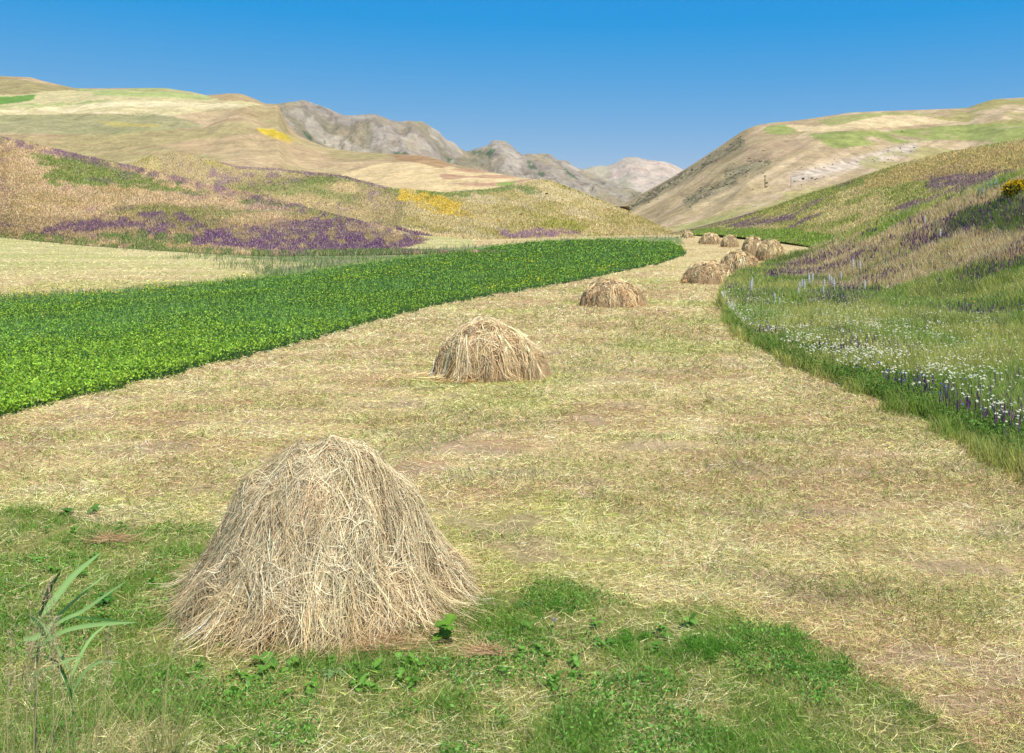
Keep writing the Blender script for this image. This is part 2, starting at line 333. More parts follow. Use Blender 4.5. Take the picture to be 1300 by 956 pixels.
def colF(s):
    n = N1.f(s.X / 22, s.Y / 22, 4); m = N2.f(s.X / 70, s.Y / 50, 4); f = N4.f(s.X / 5, s.Y / 7, 3)
    st = N3.f((s.px + s.py * 1.2) / 60, (s.py + .55 * s.px) / 7, 4)
    px = s.px + (n - .5) * 20; py = s.py + (m - .5) * 9
    c = mix(col(198, 174, 142), col(178, 156, 122), sstep(.4, .6, st))
    c = mix(c, col(180, 160, 118), sstep(.5, .65, n) * .6)
    for a, b, wd in BANDS[:4]:
        g = np.clip(bandF(s, a, b, wd) * 1.3, 0, 1)
        c = mix(c, mix(col(160, 148, 115), col(128, 116, 90), sstep(.45, .62, f)), g)
    c = mix(c, mix(col(208, 192, 175), col(180, 165, 150), sstep(.45, .62, f)), np.clip(bandF(s, *BANDS[4]) * 1.2, 0, 1) * .9)
    for a, b in (((800, 272), (958, 190)), ((880, 268), (1010, 200))):
        c = mix(c, col(214, 190, 150), bandF(s, a, b, 2.5) * .7)
    c = mix(c, col(178, 150, 125), pip(px, py, [(950, 185), (1010, 175), (1030, 185), (990, 200), (940, 205)]) * .5)
    gr = pip(px, py, [(955, 168), (975, 160), (1000, 158), (1030, 167), (1100, 168), (1180, 160), (1400, 150), (1400, 185), (1190, 178), (1150, 184), (1060, 188), (1030, 172), (980, 170)])
    c = mix(c, col(148, 156, 88), gr * sstep(.2, .42, n) * .95)
    c = mix(c, col(160, 160, 100), pip(px, py, [(1040, 152), (1080, 143), (1140, 141), (1190, 143), (1120, 148), (1050, 158)]) * .9)
    c = mix(c, col(214, 190, 148), pip(px, py, [(1000, 158), (1060, 158), (1110, 146), (1160, 144), (1235, 152), (1130, 160), (1060, 167), (1010, 165)]))
    c = mix(c, col(158, 152, 92), pip(px, py, [(1180, 148), (1235, 134), (1262, 126), (1400, 120), (1400, 160), (1250, 158)]) * sstep(.38, .5, n) * .8)
    c = mix(c, col(172, 165, 105), pip(px, py, [(860, 290), (940, 262), (1010, 240), (1050, 225), (1100, 200), (1150, 190), (1250, 180), (1250, 260), (900, 300)]) * sstep(.42, .55, n) * .6)
    c = mix(c, col(165, 165, 105), pip(px, py, [(830, 290), (900, 276), (940, 268), (900, 290), (840, 298)]) * .6)
    return c
ridF = scurve([(-1500, 360), (740, 275), (770, 268), (782, 263), (820, 243), (850, 227), (880, 208), (900, 195), (925, 178), (945, 165), (960, 159), (985, 155), (1003, 154), (1040, 149), (1080, 143), (1120, 141), (1180, 139), (1228, 137), (1245, 131), (1262, 126), (1300, 124), (1400, 118), (2800, 90)], 5)
Ff = hill('right_hill', curve([(-1500, 310), (760, 302), (850, 299), (1000, 300), (2800, 300)]), ridF,
          curve([(700, 540), (850, 420), (1000, 330), (2000, 330)]), curve([(700, 760), (950, 700), (1300, 760), (2000, 800)]), M_far,
          'dry right hill with diagonal rocky gullies and a green field on top', colF, rows=230, p=1.35, relief=relF, cols=COLS[COLS > 770])
# ---- right mid slope with purple streaks
def colG(s):
    n = N1.f(s.X / 8, s.Y / 8, 4); f = N4.f(s.X / 3, s.Y / 3, 3)
    v = s.py + .36 * (s.px - 900)
    st = N3.f((s.px - s.py) / 60, v / 7, 5, .6); st2 = N2.f((s.px - s.py) / 60 + 9, v / 9 + 3, 4)
    c = mix(col(194, 176, 128), col(152, 154, 84), sstep(.38, .58, st))
    c = mix(c, col(168, 165, 75), sstep(.5, .62, st2) * .5)
    c = mix(c, PURP * 1.15, sstep(.52, .62, st2) * sstep(.42, .56, n) * .75)
    c = mix(c, PURP, bandF(s, (1160, 272), (1310, 225), 3.5) * .9 * sstep(.35, .5, f))
    c = mix(c, PURP, bandF(s, (930, 288), (1010, 277), 4) * .8)
    c = mix(c, col(190, 165, 112), pip(s.px + (n - .5) * 25, s.py + (f - .5) * 8, [(1090, 224), (1200, 195), (1400, 165), (1400, 205), (1200, 225), (1100, 242)]) * .8)
    c = mix(c, col(120, 150, 50), pip(s.px, s.py + (n - .5) * 6, [(850, 292), (900, 291), (1000, 292), (1060, 300), (1070, 320), (960, 305), (880, 300)]) * .9)
    rid = s.py - ridG(s.px)
    c = mix(c, PINKY * .8, sstep(5, 1, rid) * (s.px < 960) * .7)
    c = mix(c, col(128, 138, 58), sstep(10, 2, rid) * (s.px > 960) * (s.px < 1130) * .6)
    return c
ridG = scurve([(-1500, 330), (780, 304), (820, 301), (850, 297), (880, 291), (930, 278), (980, 263), (1020, 248), (1060, 236), (1100, 222), (1150, 206), (1200, 194), (1300, 176), (1450, 150), (2800, -50)], 5)
basG = curve([(-1500, 330), (820, 303), (870, 299), (910, 298), (950, 302), (1000, 308), (1045, 316), (1100, 322), (2800, 400)])
G = hill('streaked_slope', basG, ridG, lambda x: np.interp(x, [820, 870, 950, 1045, 1200, 2000], [330, 300, 230, 150, 120, 100]), curve([(820, 340), (870, 340), (950, 330), (1100, 270), (1300, 220), (2000, 160)]), M_slope,
         'right olive slope streaked with purple flowers below the rocky hill', colG, rows=150, p=1.5, cols=COLS[COLS > 815], relief=lambda X, Y, T, P: ((N2.f(X / 15, Y / 25, 4) - .5) * 2.) * np.clip(T * 3, 0, 1) * np.clip((1 - T) * 4, 0, 1))

# ---- valley floor
eLow = scurve([(-2000, 1400), (919, 386), (921, 396), (925, 405), (945, 430), (1000, 464), (1080, 494), (1180, 534), (1240, 566), (1300, 600), (1450, 700), (1700, 900), (2800, 2000)], 5)
eHi = scurve([(-2000, 386), (920, 384), (925, 362), (940, 350), (960, 339), (1000, 327), (1040, 315), (1075, 300), (1100, 290), (1150, 272), (1220, 248), (1300, 222), (1450, 170), (1700, 100), (2800, -200)], 5)
CROPP = [(-1500, 900), (-140, 566), (0, 531), (110, 505), (200, 482), (300, 455), (400, 431), (470, 410), (540, 391), (620, 376), (700, 363), (780, 347), (840, 334), (868, 325), (872, 320), (865, 313), (850, 307),
         (800, 305), (740, 304), (700, 305), (640, 311), (600, 318), (560, 323), (500, 330), (440, 338), (380, 348), (340, 352), (260, 360), (170, 369), (100, 374), (0, 380), (-300, 395), (-1500, 480)]
GREENP = [(-1500, 700), (-100, 640), (60, 655), (120, 668), (180, 665), (250, 668), (300, 672), (300, 760), (600, 770), (650, 756), (700, 744), (760, 755), (800, 770), (900, 775), (960, 800), (1030, 822), (1090, 850), (1180, 905), (1300, 980), (1600, 1400), (-1500, 1400)]
def floor_xy(X, Y):
    z = floor(Y)
    return z + (N2.f(X / 2.5, Y / 2.5, 3) - .5) * .10 + (N3.f(X / .5, Y / .5, 3) - .5) * .03 * (Y < 40)
def floor_masks(px, py, X, Y):
    n = N1.f(X / 1.5, Y / 1.5, 4); n2 = N3.f(X / .6, Y / .6, 3)
    k = 260 / np.maximum(Y, 6)
    green = pip(px + (n - .5) * 2.2 * k * .8, py + (n2 - .5) * 1.8 * k * .7, GREENP) & (py > 560)
    crop = pip(px, py + ((n2 - .5) * 9 + (n - .5) * 7) * np.clip(30 / Y, .3, 1.3), CROPP) & (py > 303)
    return green, crop
def colA(s):
    X, Y, px, py = s.X, s.Y, s.px, s.py
    n = N1.f(X / 1.6, Y / 1.6, 4); m = N2.f(X / 5, Y / 5, 4); f = N4.f(X / .35, Y / .35, 3); st = N3.f(X / 14 + Y / 60, Y / 3.2, 4)
    c = mix(col(202, 178, 134), col(186, 155, 118), sstep(.42, .6, n))
    c = mix(c, col(176, 172, 100), sstep(.48, .62, m) * .75)
    c = mix(c, col(150, 152, 80), sstep(.55, .68, n) * sstep(.45, .6, m) * .6)
    near = sstep(60, 20, Y)
    c = mix(c, SOIL * 1.05, sstep(.58, .70, N2.f(X / 1.1 + 5, Y / .7, 3)) * .6 * near)
    far = sstep(50, 120, Y)
    c = mix(c, mix(col(216, 192, 145), col(196, 170, 125), sstep(.4, .6, st)), far * .8)
    hf = far * (px < 600)
    c = mix(c, mix(col(206, 190, 140), col(182, 178, 118), sstep(.42, .58, st)), hf)
    green, crop = s.green, s.crop
    c = mix(c, mix(col(105, 128, 52), col(140, 138, 82), sstep(.4, .6, f)), green * .85)
    c = mix(c, col(52, 78, 30), crop)
    # grassy verge beyond the crop
    v = pip(px, py, [(240, 322), (340, 326), (620, 312), (700, 304), (860, 300), (870, 310), (700, 308), (560, 325), (440, 340), (340, 354), (330, 345), (400, 335)]) & ~crop
    c = mix(c, mix(col(120, 138, 78), col(150, 148, 110), sstep(.4, .6, n)), v)
    c = mix(c, col(112, 138, 50), sstep(262, 300, Y) * (px > 860) * (py < 298) * .7)
    return c
pyrow = np.concatenate([np.array([4000, 2500, 1800, 1500, 1300.]), np.arange(1190, 560, -2.5), np.arange(560, 293.5, -1.25)])
drow = np.concatenate([d_of(pyrow), [540, 600, 800, 1200, 2500, 5000]])
def sheetA():
    cols = COLS; D = drow[:, None] + 0 * cols[None]; P = cols[None] + 0 * D
    X = (P - 650) / F * D; Z = floor_xy(X, D)
    def cf(s): s.green, s.crop = floor_masks(s.px, s.py, s.X, s.Y); return colA(s)
    return build_sheet('ground', P, None, D, Z, M_near, 'mown valley floor of pale cut grass between the two slopes', 'ground', cf)
A = sheetA()
# ---- near right meadow bank
def colH(s):
    X, Y, px, py = s.X, s.Y, s.px, s.py
    n = N1.f(X / 3, Y / 3, 4); m = N2.f(X / 8, Y / 8, 4); f = N4.f(X / 1, Y / 1, 3)
    wx = px + (n - .5) * 60; wy = py + (m - .5) * 40
    v = py + .36 * (px - 1100)
    c = mix(col(138, 162, 68), col(182, 182, 98), sstep(.42, .6, n))
    c = mix(c, col(98, 130, 48), sstep(.5, .65, m) * .7)
    tan = pip(wx, wy, [(985, 340), (1050, 312), (1120, 296), (1170, 268), (1300, 230), (1500, 180), (1500, 320), (1300, 345), (1240, 350), (1140, 362), (1060, 368), (1000, 358)])
    c = mix(c, mix(col(216, 188, 152), col(196, 178, 128), sstep(.45, .6, f)), tan * .9)
    c = mix(c, col(120, 135, 60), tan * sstep(.52, .62, m))
    gp = pip(wx, wy, [(1200, 290), (1240, 272), (1400, 255), (1400, 290), (1300, 295), (1220, 300)])
    c = mix(c, col(85, 115, 40), gp * .9)
    return c
def sheetH():
    cols = np.concatenate([np.arange(916, 1461, 1.5), np.arange(1464, 1900, 2.5), np.linspace(1930, 2600, 30)]); rows = 230
    Db = d_of(eLow(cols)) ; Pb = PY(floor(Db) , Db)
    Pr = eHi(cols)
    Dr = np.interp(cols, [916, 925, 940, 960, 1000, 1040, 1100, 1300, 1600], [50, 66, 80, 97, 100, 98, 88, 70, 55])
    Dr = np.maximum(Dr, Db + 1)
    p = 1.25; sv = np.linspace(0, 1, rows); t = 1 - (1 - sv) ** (1 / p); tb = np.array([1.02, 1.08, 1.2, 1.4, 1.8, 2.4])
    D = np.concatenate([Db + (Dr - Db) * t[:, None], Db + (Dr - Db) * tb[:, None]])
    P = np.concatenate([Pb + (Pr - Pb) * sv[:, None], Pr + 0 * tb[:, None]])
    Z = zof(P, D); Zr = zof(Pr, Dr)
    k = (tb - 1)[:, None]; Z[rows:] = Zr - (np.maximum(Zr - floor(D[rows:]), 0) + .5) * np.clip(k * 1.3, 0, 1.3) - .1 * k
    PP = cols[None] + 0 * D; X = (PP - 650) / F * D
    T = np.concatenate([t, tb])[:, None] + 0 * D
    Zf = floor_xy(X, D) + .01
    Z = np.where(T <= 1, np.maximum(Z, Zf + .012 * np.clip(T * 10, 0, 1)), Z) + (N2.f(X / 3, D / 3, 3) - .5) * .35 * np.clip(T * 5, 0, 1) * (T <= 1)
    Z[0] = Zf[0] - .1
    def cf(s): s.T = T; s.rows = rows; return colH(s)
    return build_sheet('meadow_bank', PP, None, D, Z, M_slope, 'flowery green bank rising on the right of the mown field', 'slope', cf)
H = sheetH()

# ------------------------------------------------------------------ scatter
def pick(s, n, prob, rmin=0, rmax=None, pxr=(-340, 1680)):
    """random surface points of a sheet, kept with probability prob (grid array)"""
    rmax = rmax or s.nr - 1
    i = rng.uniform(rmin, rmax - 1e-3, n); j = rng.uniform(0, s.nc - 1 - 1e-3, n)
    i0 = i.astype(int); j0 = j.astype(int); fi = (i - i0)[:, None]; fj = (j - j0)[:, None]
    pr = prob[i0, j0] * ((s.px[i0, j0] > pxr[0]) & (s.px[i0, j0] < pxr[1]))
    k = rng.random(n) < pr; i0, j0, fi, fj = i0[k], j0[k], fi[k], fj[k]
    V = s.V; p = V[i0, j0] * (1 - fi) * (1 - fj) + V[i0 + 1, j0] * fi * (1 - fj) + V[i0, j0 + 1] * (1 - fi) * fj + V[i0 + 1, j0 + 1] * fi * fj
    return p, s.col[i0, j0], i0, j0
def blades(name, P, direc, length, width, colr, mat, bend=None, seg=2, tip=.15, coltip=None, **kw):
    """one mesh of tapered strips; P (n,3) roots, direc (n,3) unit"""
    n = len(P); 
    if bend is None: bend = np.zeros((n, 3))
    a = rng.normal(size=(n, 3)); side = np.cross(direc, a); side /= np.linalg.norm(side, axis=1, keepdims=True) + 1e-9
    L = np.broadcast_to(length, n)[:, None]; W = np.broadcast_to(width, n)[:, None]
    vs = []; cs = []
    for k in range(seg + 1):
        t = k / seg; c = P + direc * L * t + bend * L * t * t; ww = W * (1 - (1 - tip) * t) * .5
        vs += [c - side * ww, c + side * ww]
        cc = colr if coltip is None else colr * (1 - t) + coltip * t
        cs += [cc, cc]
    V = np.stack(vs, 1); Cc_ = np.stack(cs, 1); b = (np.arange(n) * (2 * (seg + 1)))[:, None]
    q = np.concatenate([b + np.array([2 * k, 2 * k + 1, 2 * k + 3, 2 * k + 2]) for k in range(seg)], 0)
    return V.reshape(-1, 3), q, Cc_.reshape(-1, 3)
class Acc:
    def __init__(s): s.V = []; s.Q = []; s.C = []; s.T = []; s.n = 0
    def add(s, V, Q, Cl, T=None):
        s.V.append(V); s.C.append(np.clip(Cl, .003, .95))
        if Q is not None and len(Q): s.Q.append(Q + s.n)
        if T is not None and len(T): s.T.append(T + s.n)
        s.n += len(V)
    def build(s, name, mat, parent=None, smooth=False, link=True):
        return mesh_np(name, np.concatenate(s.V), np.concatenate(s.Q) if s.Q else None, np.concatenate(s.T) if s.T else None, np.concatenate(s.C), smooth, mat, parent, link)
def unit(v): return v / (np.linalg.norm(v, axis=-1, keepdims=True) + 1e-9)
def updir(n, lean): 
    v = rng.normal(size=(n, 3)) * lean; v[:, 2] = 1; return unit(v)
def flatdir(n, up=.15):
    v = rng.normal(size=(n, 3)); v[:, 2] = np.abs(rng.normal(size=n)) * up; h = np.hypot(v[:, 0], v[:, 1])[:, None]; v[:, :2] /= h; return unit(v)
def vary(c, a=.25, hue=.06):
    n = len(c); return c * (1 + rng.normal(size=(n, 1)) * a).clip(.35, 1.9) * (1 + rng.normal(size=(n, 3)) * hue)
def flakes(P, size, colr, upb=.8, asp=.5):
    """small leaf quads"""
    n = len(P); nr = unit(rng.normal(size=(n, 3)) * np.array([1, 1, .6]) + np.array([0, 0, upb])); a = unit(np.cross(nr, rng.normal(size=(n, 3)))); b = np.cross(nr, a)
    S = np.broadcast_to(size, n)[:, None]
    V = np.stack([P - a * S, P - b * S * asp, P + a * S, P + b * S * asp], 1).reshape(-1, 3)
    q = (np.arange(n) * 4)[:, None] + np.arange(4); return V, q, np.repeat(colr, 4, 0)
rows_vis = len(pyrow) - 1

# cut grass on the mown floor
vg = pip(A.px, A.py, [(-150, 296), (0, 300), (240, 320), (340, 326), (620, 312), (700, 303), (870, 296), (872, 306), (700, 308), (560, 325), (440, 340), (340, 354), (250, 345), (100, 318), (-150, 306)]) & ~A.crop & ((A.px > 250 + 190 * (N1.f(A.X / 9, A.Y / 9, 4) - .5) + (A.py - 330) * 4) | (A.py < basB1(A.px) + 3))
EXC = lambda s: (s.green | s.crop)
ac = Acc()
base = (~A.crop) & ~((A.px > 921) & (A.py < eLow(A.px)) & (A.py > eHi(A.px))) & (A.py > 297) & ~vg
soilm = sstep(.56, .66, N2.f(A.X / 1.1 + 5, A.Y / .7, 3)) * (A.Y < 32) * (1 - .5 * (A.px < 500))
P, cl, i0, j0 = pick(A, 1220000, base * (1 - .72 * soilm) * np.where(A.green, .25, 1.) * np.clip((420 / np.maximum(A.Y, 1)) / 12, .35, 1), 5, rows_vis)
n = len(P); d = P[:, 1]
g = N1.f(P[:, 0] / .8, P[:, 1] / .5, 3) * .6 + N2.f(P[:, 0] / 3.2, P[:, 1] / 2., 3) * .4
kind = rng.random(n)
rake = N4.v((P[:, 0] * .97 - P[:, 1] * .23) / .55, (P[:, 1] * .97 + P[:, 0] * .23) / 9.)
greenp = sstep(.50, .62, N2.f(P[:, 0] / 2.6 + 8, P[:, 1] / 2.2, 4)); brown = sstep(.50, .62, N3.f(P[:, 0] / 1.9 + 3, P[:, 1] / 1.3, 4)) * sstep(30, 14, d)
pal = np.array([col(236, 222, 184), col(222, 202, 158), col(204, 174, 138), col(214, 212, 150), col(176, 190, 100), col(140, 168, 72), col(178, 150, 122)])
wts = np.cumsum([.15, .20, .16, .19, .14, .08, .08]); gi = np.clip(kind * .88 + (g - .5) * 1.1 + (rake - .5) * .22 + greenp * .22 + brown * .25, 0, .999); idx = np.searchsorted(wts, gi * .999)
cc = (pal[np.clip(idx, 0, 6)] * .70 + cl * .40) * 1.55
lying = rng.random(n) < .62
dirs = np.where(lying[:, None], flatdir(n, .22), updir(n, .55))
Ln = np.where(lying, rng.uniform(.04, .17, n), rng.uniform(.03, .085, n)) * np.clip(d / 22, 1, 3.2)
Wd = np.maximum(rng.uniform(.0025, .0055, n), .66 * d / F)
P[:, 2] += np.where(lying, rng.uniform(0, .035, n), -.005)
ac.add(*blades('x', P, dirs, Ln, Wd, vary(cc, .32), None, bend=rng.normal(size=(n, 3)) * .12))
o = ac.build('cut_grass', M_hay); tag(o, 'pale cut grass stubble and straw lying over the mown field', 'cut grass', kind='stuff')

# thicker swaths of greener mown grass
ac = Acc()
sw = N3.f(A.X / 2.2 + 3, A.Y / .9, 4)
pr = base * (~A.green) * (A.Y < 70) * (sstep(.50, .60, sw) * .9 + sstep(70, 0, np.abs(A.px - 850)) * sstep(25, 5, np.abs(A.py - 425)) * .7 + .85 * ((eLow(A.px) < A.py) & (A.py < eLow(A.px) + 900 / A.Y)))
P, cl, i0, j0 = pick(A, 400000, np.clip(pr, 0, 1), 5, rows_vis)
n = len(P); d = P[:, 1]
cc = mix(col(190, 198, 105), col(232, 228, 165), rng.random(n)) ; cc = np.where((rng.random(n) < .35)[:, None], col(128, 150, 60), cc)
ac.add(*blades('x', P, updir(n, 1.3), rng.uniform(.05, .16, n) * np.clip(d / 22, 1, 2), np.maximum(.004, .85 * d / F), vary(cc, .22), None, bend=flatdir(n, .0) * .3, seg=2))
o = ac.build('mown_swath', M_hay); tag(o, 'yellow green grass tufts left in ragged swaths on the mown field', 'grass', kind='stuff')

ac = Acc(); pr = np.zeros((A.nr, A.nc)); nn = N1.f(A.X / .7, A.Y / .7, 4)
for cx, cy, rx, ry, st in ((800, 424, 120, 15, .9), (880, 432, 60, 14, .9), (760, 440, 60, 10, .6), (690, 470, 50, 12, .5), (870, 505, 90, 14, .5), (1010, 430, 60, 40, .35), (600, 530, 110, 12, .5), (980, 600, 90, 22, .7), (1120, 590, 120, 22, .7),
                           (1210, 610, 110, 18, .8), (860, 655, 110, 16, .5), (770, 590, 70, 14, .5), (300, 600, 120, 14, .4), (60, 600, 90, 12, .4), (1080, 760, 110, 20, .5), (1220, 800, 90, 24, .6), (820, 365, 80, 7, .4), (930, 375, 40, 10, .5)):
    pr = np.maximum(pr, st * np.exp(-((A.px + (nn - .5) * 120 - cx) / rx) ** 2 - ((A.py + (nn - .5) * 50 - cy) / ry) ** 2))
P, cl, i0, j0 = pick(A, 420000, pr * base * (~A.green) * sstep(.36, .5, nn), 5, rows_vis)
n = len(P); d = P[:, 1]; q = rng.random(n)
cc = np.where((q < .45)[:, None], col(150, 150, 72), np.where((q < .8)[:, None], col(205, 198, 130), col(110, 135, 52)))
P[:, 2] += rng.uniform(0, .06, n)
ac.add(*blades('x', P, updir(n, 1.0), rng.uniform(.06, .2, n) * np.clip(d / 25, 1, 1.8), np.maximum(.004, .7 * d / F), vary(cc, .28), None, bend=flatdir(n, .0) * .35, seg=2))
o = ac.build('rough_grass', M_hay); tag(o, 'olive clumps of missed and matted grass between the haystacks', 'grass', kind='stuff')
# green foreground turf
ac = Acc()
gn = N1.f(A.X / .5 + 3, A.Y / .5, 3)
P, cl, i0, j0 = pick(A, 1100000, A.green * (.35 + .65 * sstep(.35, .55, gn)), 5, rows_vis)
n = len(P); d = P[:, 1]; g = N2.f(P[:, 0] / .45, P[:, 1] / .45, 3)
cc = mix(col(132, 178, 66), col(198, 210, 108), sstep(.35, .65, g + rng.normal(size=n) * .12)); cc = np.where((rng.random(n) < .08 + .22 * (g > .56))[:, None], col(215, 202, 150), cc)
ac.add(*blades('x', P, updir(n, .7), rng.uniform(.025, .075, n) * (1 + 1.3 * sstep(.5, .38, g)), np.maximum(rng.uniform(.003, .006, n), .75 * d / F), vary(cc, .25), None, bend=flatdir(n, .0) * .45, seg=2))
P, cl, i0, j0 = pick(A, 640000, A.green * sstep(.46, .56, gn), 5, rows_vis)
n = len(P); P[:, 2] += rng.uniform(.005, .07, n) * (.5 + 1.2 * N4.f(P[:, 0] / .3, P[:, 1] / .3, 2))
ac.add(*flakes(P, rng.uniform(.006, .02, n), vary(np.tile(col(128, 182, 78), (n, 1)), .3)))
o = ac.build('turf_grass', M_leaf); tag(o, 'short green grass and clover growing in the foreground', 'grass', kind='stuff')

# crop canopy
ac = Acc()
hgt = .29 + .22 * (N1.f(A.X / 1.6, A.Y / 1.6, 3) - .5)
P, cl, i0, j0 = pick(A, 1700000, A.crop * .8, 5, rows_vis)
n = len(P); d = P[:, 1]; lowf = rng.random(n) ** .5; P[:, 2] += lowf * (hgt[i0, j0] + .26 * (N4.f(P[:, 0] / .45, P[:, 1] / .45, 2) - .5)); P[:, :2] += rng.normal(size=(n, 2)) * .13
tealn = N2.f(P[:, 0] / 4, P[:, 1] / 6, 3)
cc = mix(col(178, 220, 70), col(168, 216, 76), sstep(.42, .6, tealn)); cc = np.where((rng.random(n) < .06)[:, None], col(195, 218, 90), cc)
ac.add(*flakes(P, np.maximum(rng.uniform(.02, .045, n), .95 * d / F), vary(cc, .28), .9, .6))
P, cl, i0, j0 = pick(A, 580000, A.crop * (.12 + .5 * sstep(.5, .62, N2.f(A.X / 4, A.Y / 6, 3)) + .8 * pip(A.px, A.py, [(0, 380), (100, 365), (340, 345), (420, 340), (600, 318), (600, 325), (420, 352), (200, 385), (0, 395)])), 5, rows_vis)
n = len(P); d = P[:, 1]
ac.add(*blades('x', P, updir(n, .25), rng.uniform(.3, .5, n), np.maximum(.008, .9 * d / F), vary(np.tile(col(138, 180, 104), (n, 1)), .2), None, bend=flatdir(n, 0) * .2))
o = ac.build('crop_plants', M_leaf); tag(o, 'dense dark green leafy crop filling the long field on the left', 'crop', kind='stuff')
# yellow weeds in crop
ac = Acc()
yn = N3.f(A.X / 2.5, A.Y / 4, 3)
edge = pip(A.px, A.py + 0, [(560, 392), (700, 365), (780, 349), (868, 328), (872, 318), (850, 316), (780, 336), (700, 352), (600, 372)])
mid = pip(A.px, A.py, [(420, 350), (620, 335), (700, 330), (700, 345), (560, 352), (420, 362)]) | pip(A.px, A.py, [(-100, 380), (120, 372), (340, 352), (340, 362), (100, 400), (-100, 410)])
P, cl, i0, j0 = pick(A, 160000, A.crop * ((edge * .9 + mid * .8) * sstep(.42, .58, yn) + .012), 5, rows_vis)
n = len(P); d = P[:, 1]; P[:, 2] += rng.uniform(.36, .5, n)
ac.add(*flakes(P, np.maximum(.02, 1.1 * d / F), vary(np.tile(col(228, 225, 50), (n, 1)), .2), 1.2, .8))
o = ac.build('yellow_weeds', M_petal); tag(o, 'small yellow weed flowers along the edges of the green crop field', 'flowers', kind='stuff')

# meadow bank
ac = Acc(); HR = 230
inn = np.ones((H.nr, H.nc)); n1 = N1.f(H.X / 3, H.Y / 3, 4)
P, cl, i0, j0 = pick(H, 1250000, inn * .62, 0, HR - 1); n = len(P); d = P[:, 1]
hh = rng.uniform(.28, .76, n) * (.72 + .5 * N2.f(P[:, 0] / 3, P[:, 1] / 3, 3)) * np.clip(.5 + H.T[i0, j0] * 6, 0, 1) * (.65 + .9 * (N4.f(P[:, 0] / .7, P[:, 1] / .7, 3) - .2)); ej = (H.T[i0, j0] < .03); P[:, 0] -= ej * (N3.f(P[:, 0] * .9, P[:, 1] * .9, 3) - .35).clip(0) * 1.6 * rng.random(n)
cc = vary(cl * 1.55, .27); tn = rng.random(n)
cc = np.where((tn < .16)[:, None], col(225, 208, 150), cc); cc = np.where((tn > .92)[:, None], col(90, 125, 60), cc)
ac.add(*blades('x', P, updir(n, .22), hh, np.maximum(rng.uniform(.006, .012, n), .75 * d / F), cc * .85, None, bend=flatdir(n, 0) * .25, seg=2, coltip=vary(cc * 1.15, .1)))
# low leafy undergrowth along the front edge
P, cl, i0, j0 = pick(H, 380000, (H.T < .10) * 1., 0, HR // 4); n = len(P); P[:, 2] += rng.uniform(.02, .3, n)
ac.add(*flakes(P, rng.uniform(.015, .04, n), vary(np.tile(col(118, 155, 62), (n, 1)), .3), .5))
o = ac.build('meadow_grass', M_leaf); tag(o, 'tall green and straw coloured meadow grass on the right bank', 'grass', kind='stuff')

def heads(name, P, size, colr, label, disc=True, centre=None, h=None):
    a = Acc(); n = len(P)
    if disc:
        nr = unit(rng.normal(size=(n, 3)) * .35 + np.array([0, -.25, 1])); u = unit(np.cross(nr, rng.normal(size=(n, 3)))); v = np.cross(nr, u); S = np.broadcast_to(size, n)[:, None]
        V = np.stack([P + nr * S * .1] + [P + (u * math.cos(t) + v * math.sin(t)) * S for t in np.arange(7) * 2 * math.pi / 7], 1).reshape(-1, 3)
        b = (np.arange(n) * 8)[:, None]; T = np.concatenate([b + np.array([0, 1 + k, 1 + (k + 1) % 7]) for k in range(7)])
        c = np.repeat(colr, 8, 0).reshape(n, 8, 3)
        if centre is not None: c[:, 0] = centre
        a.add(V, None, c.reshape(-1, 3), T)
    else:   # upright flower spikes: two crossed tapered strips with a swollen middle
        S = np.broadcast_to(size, n); Hh = h
        for q in range(2):
            th = rng.uniform(0, math.pi, n); u = np.stack([np.cos(th), np.sin(th), 0 * th], 1)
            zz = np.array([0, 0, 1.])
            V = np.stack([P - u * S[:, None] * .3, P + u * S[:, None] * .3, P + zz * Hh[:, None] * .35 + u * S[:, None] * .5, P + zz * Hh[:, None] + u * S[:, None] * .12,
                          P + zz * Hh[:, None] - u * S[:, None] * .12, P + zz * Hh[:, None] * .35 - u * S[:, None] * .5], 1).reshape(-1, 3)
            b = (np.arange(n) * 6)[:, None]; Q = np.concatenate([b + np.array([0, 1, 2, 5]), b + np.array([5, 2, 3, 4])])
            a.add(V, Q, np.repeat(colr, 6, 0))
    o = a.build(name, M_petal); tag(o, label, 'flowers', kind='stuff'); return o
# daisies
dn = N3.f(H.X / 1.0 + 2, H.Y / 1.2, 4, .7)
zone = (sstep(.36, .0, H.T - .03) + .35 * sstep(.9, .3, H.T)) * (.25 + sstep(1400, 1060, H.px + (H.py - 450) * .5)) 
P, cl, i0, j0 = pick(H, 210000, np.clip(zone * (sstep(.46, .72, dn) * .26 + .045) * sstep(0, .02, H.T) + .012, 0, 1), 2, HR - 1); n = len(P); d = P[:, 1]
P[:, 2] += rng.uniform(.42, .62, n); heads('white_daisies', P, np.maximum(rng.uniform(.014, .028, n), .62 * d / F), vary(np.tile(col(238, 240, 235), (n, 1)), .06, .01), 'white daisies clustered along the front of the right bank', centre=col(225, 215, 150))
P, cl, i0, j0 = pick(H, 30000, np.clip(zone * sstep(.44, .6, N1.f(H.X / 1.6, H.Y / 1.6, 3)) * .07, 0, 1), 2, HR - 1); n = len(P); d = P[:, 1]
P[:, 2] += rng.uniform(.32, .6, n); heads('blue_cornflowers', P, np.maximum(.02, .8 * d / F), vary(np.tile(col(80, 110, 215), (n, 1)), .15), 'small blue flowers dotted among the white daisies')
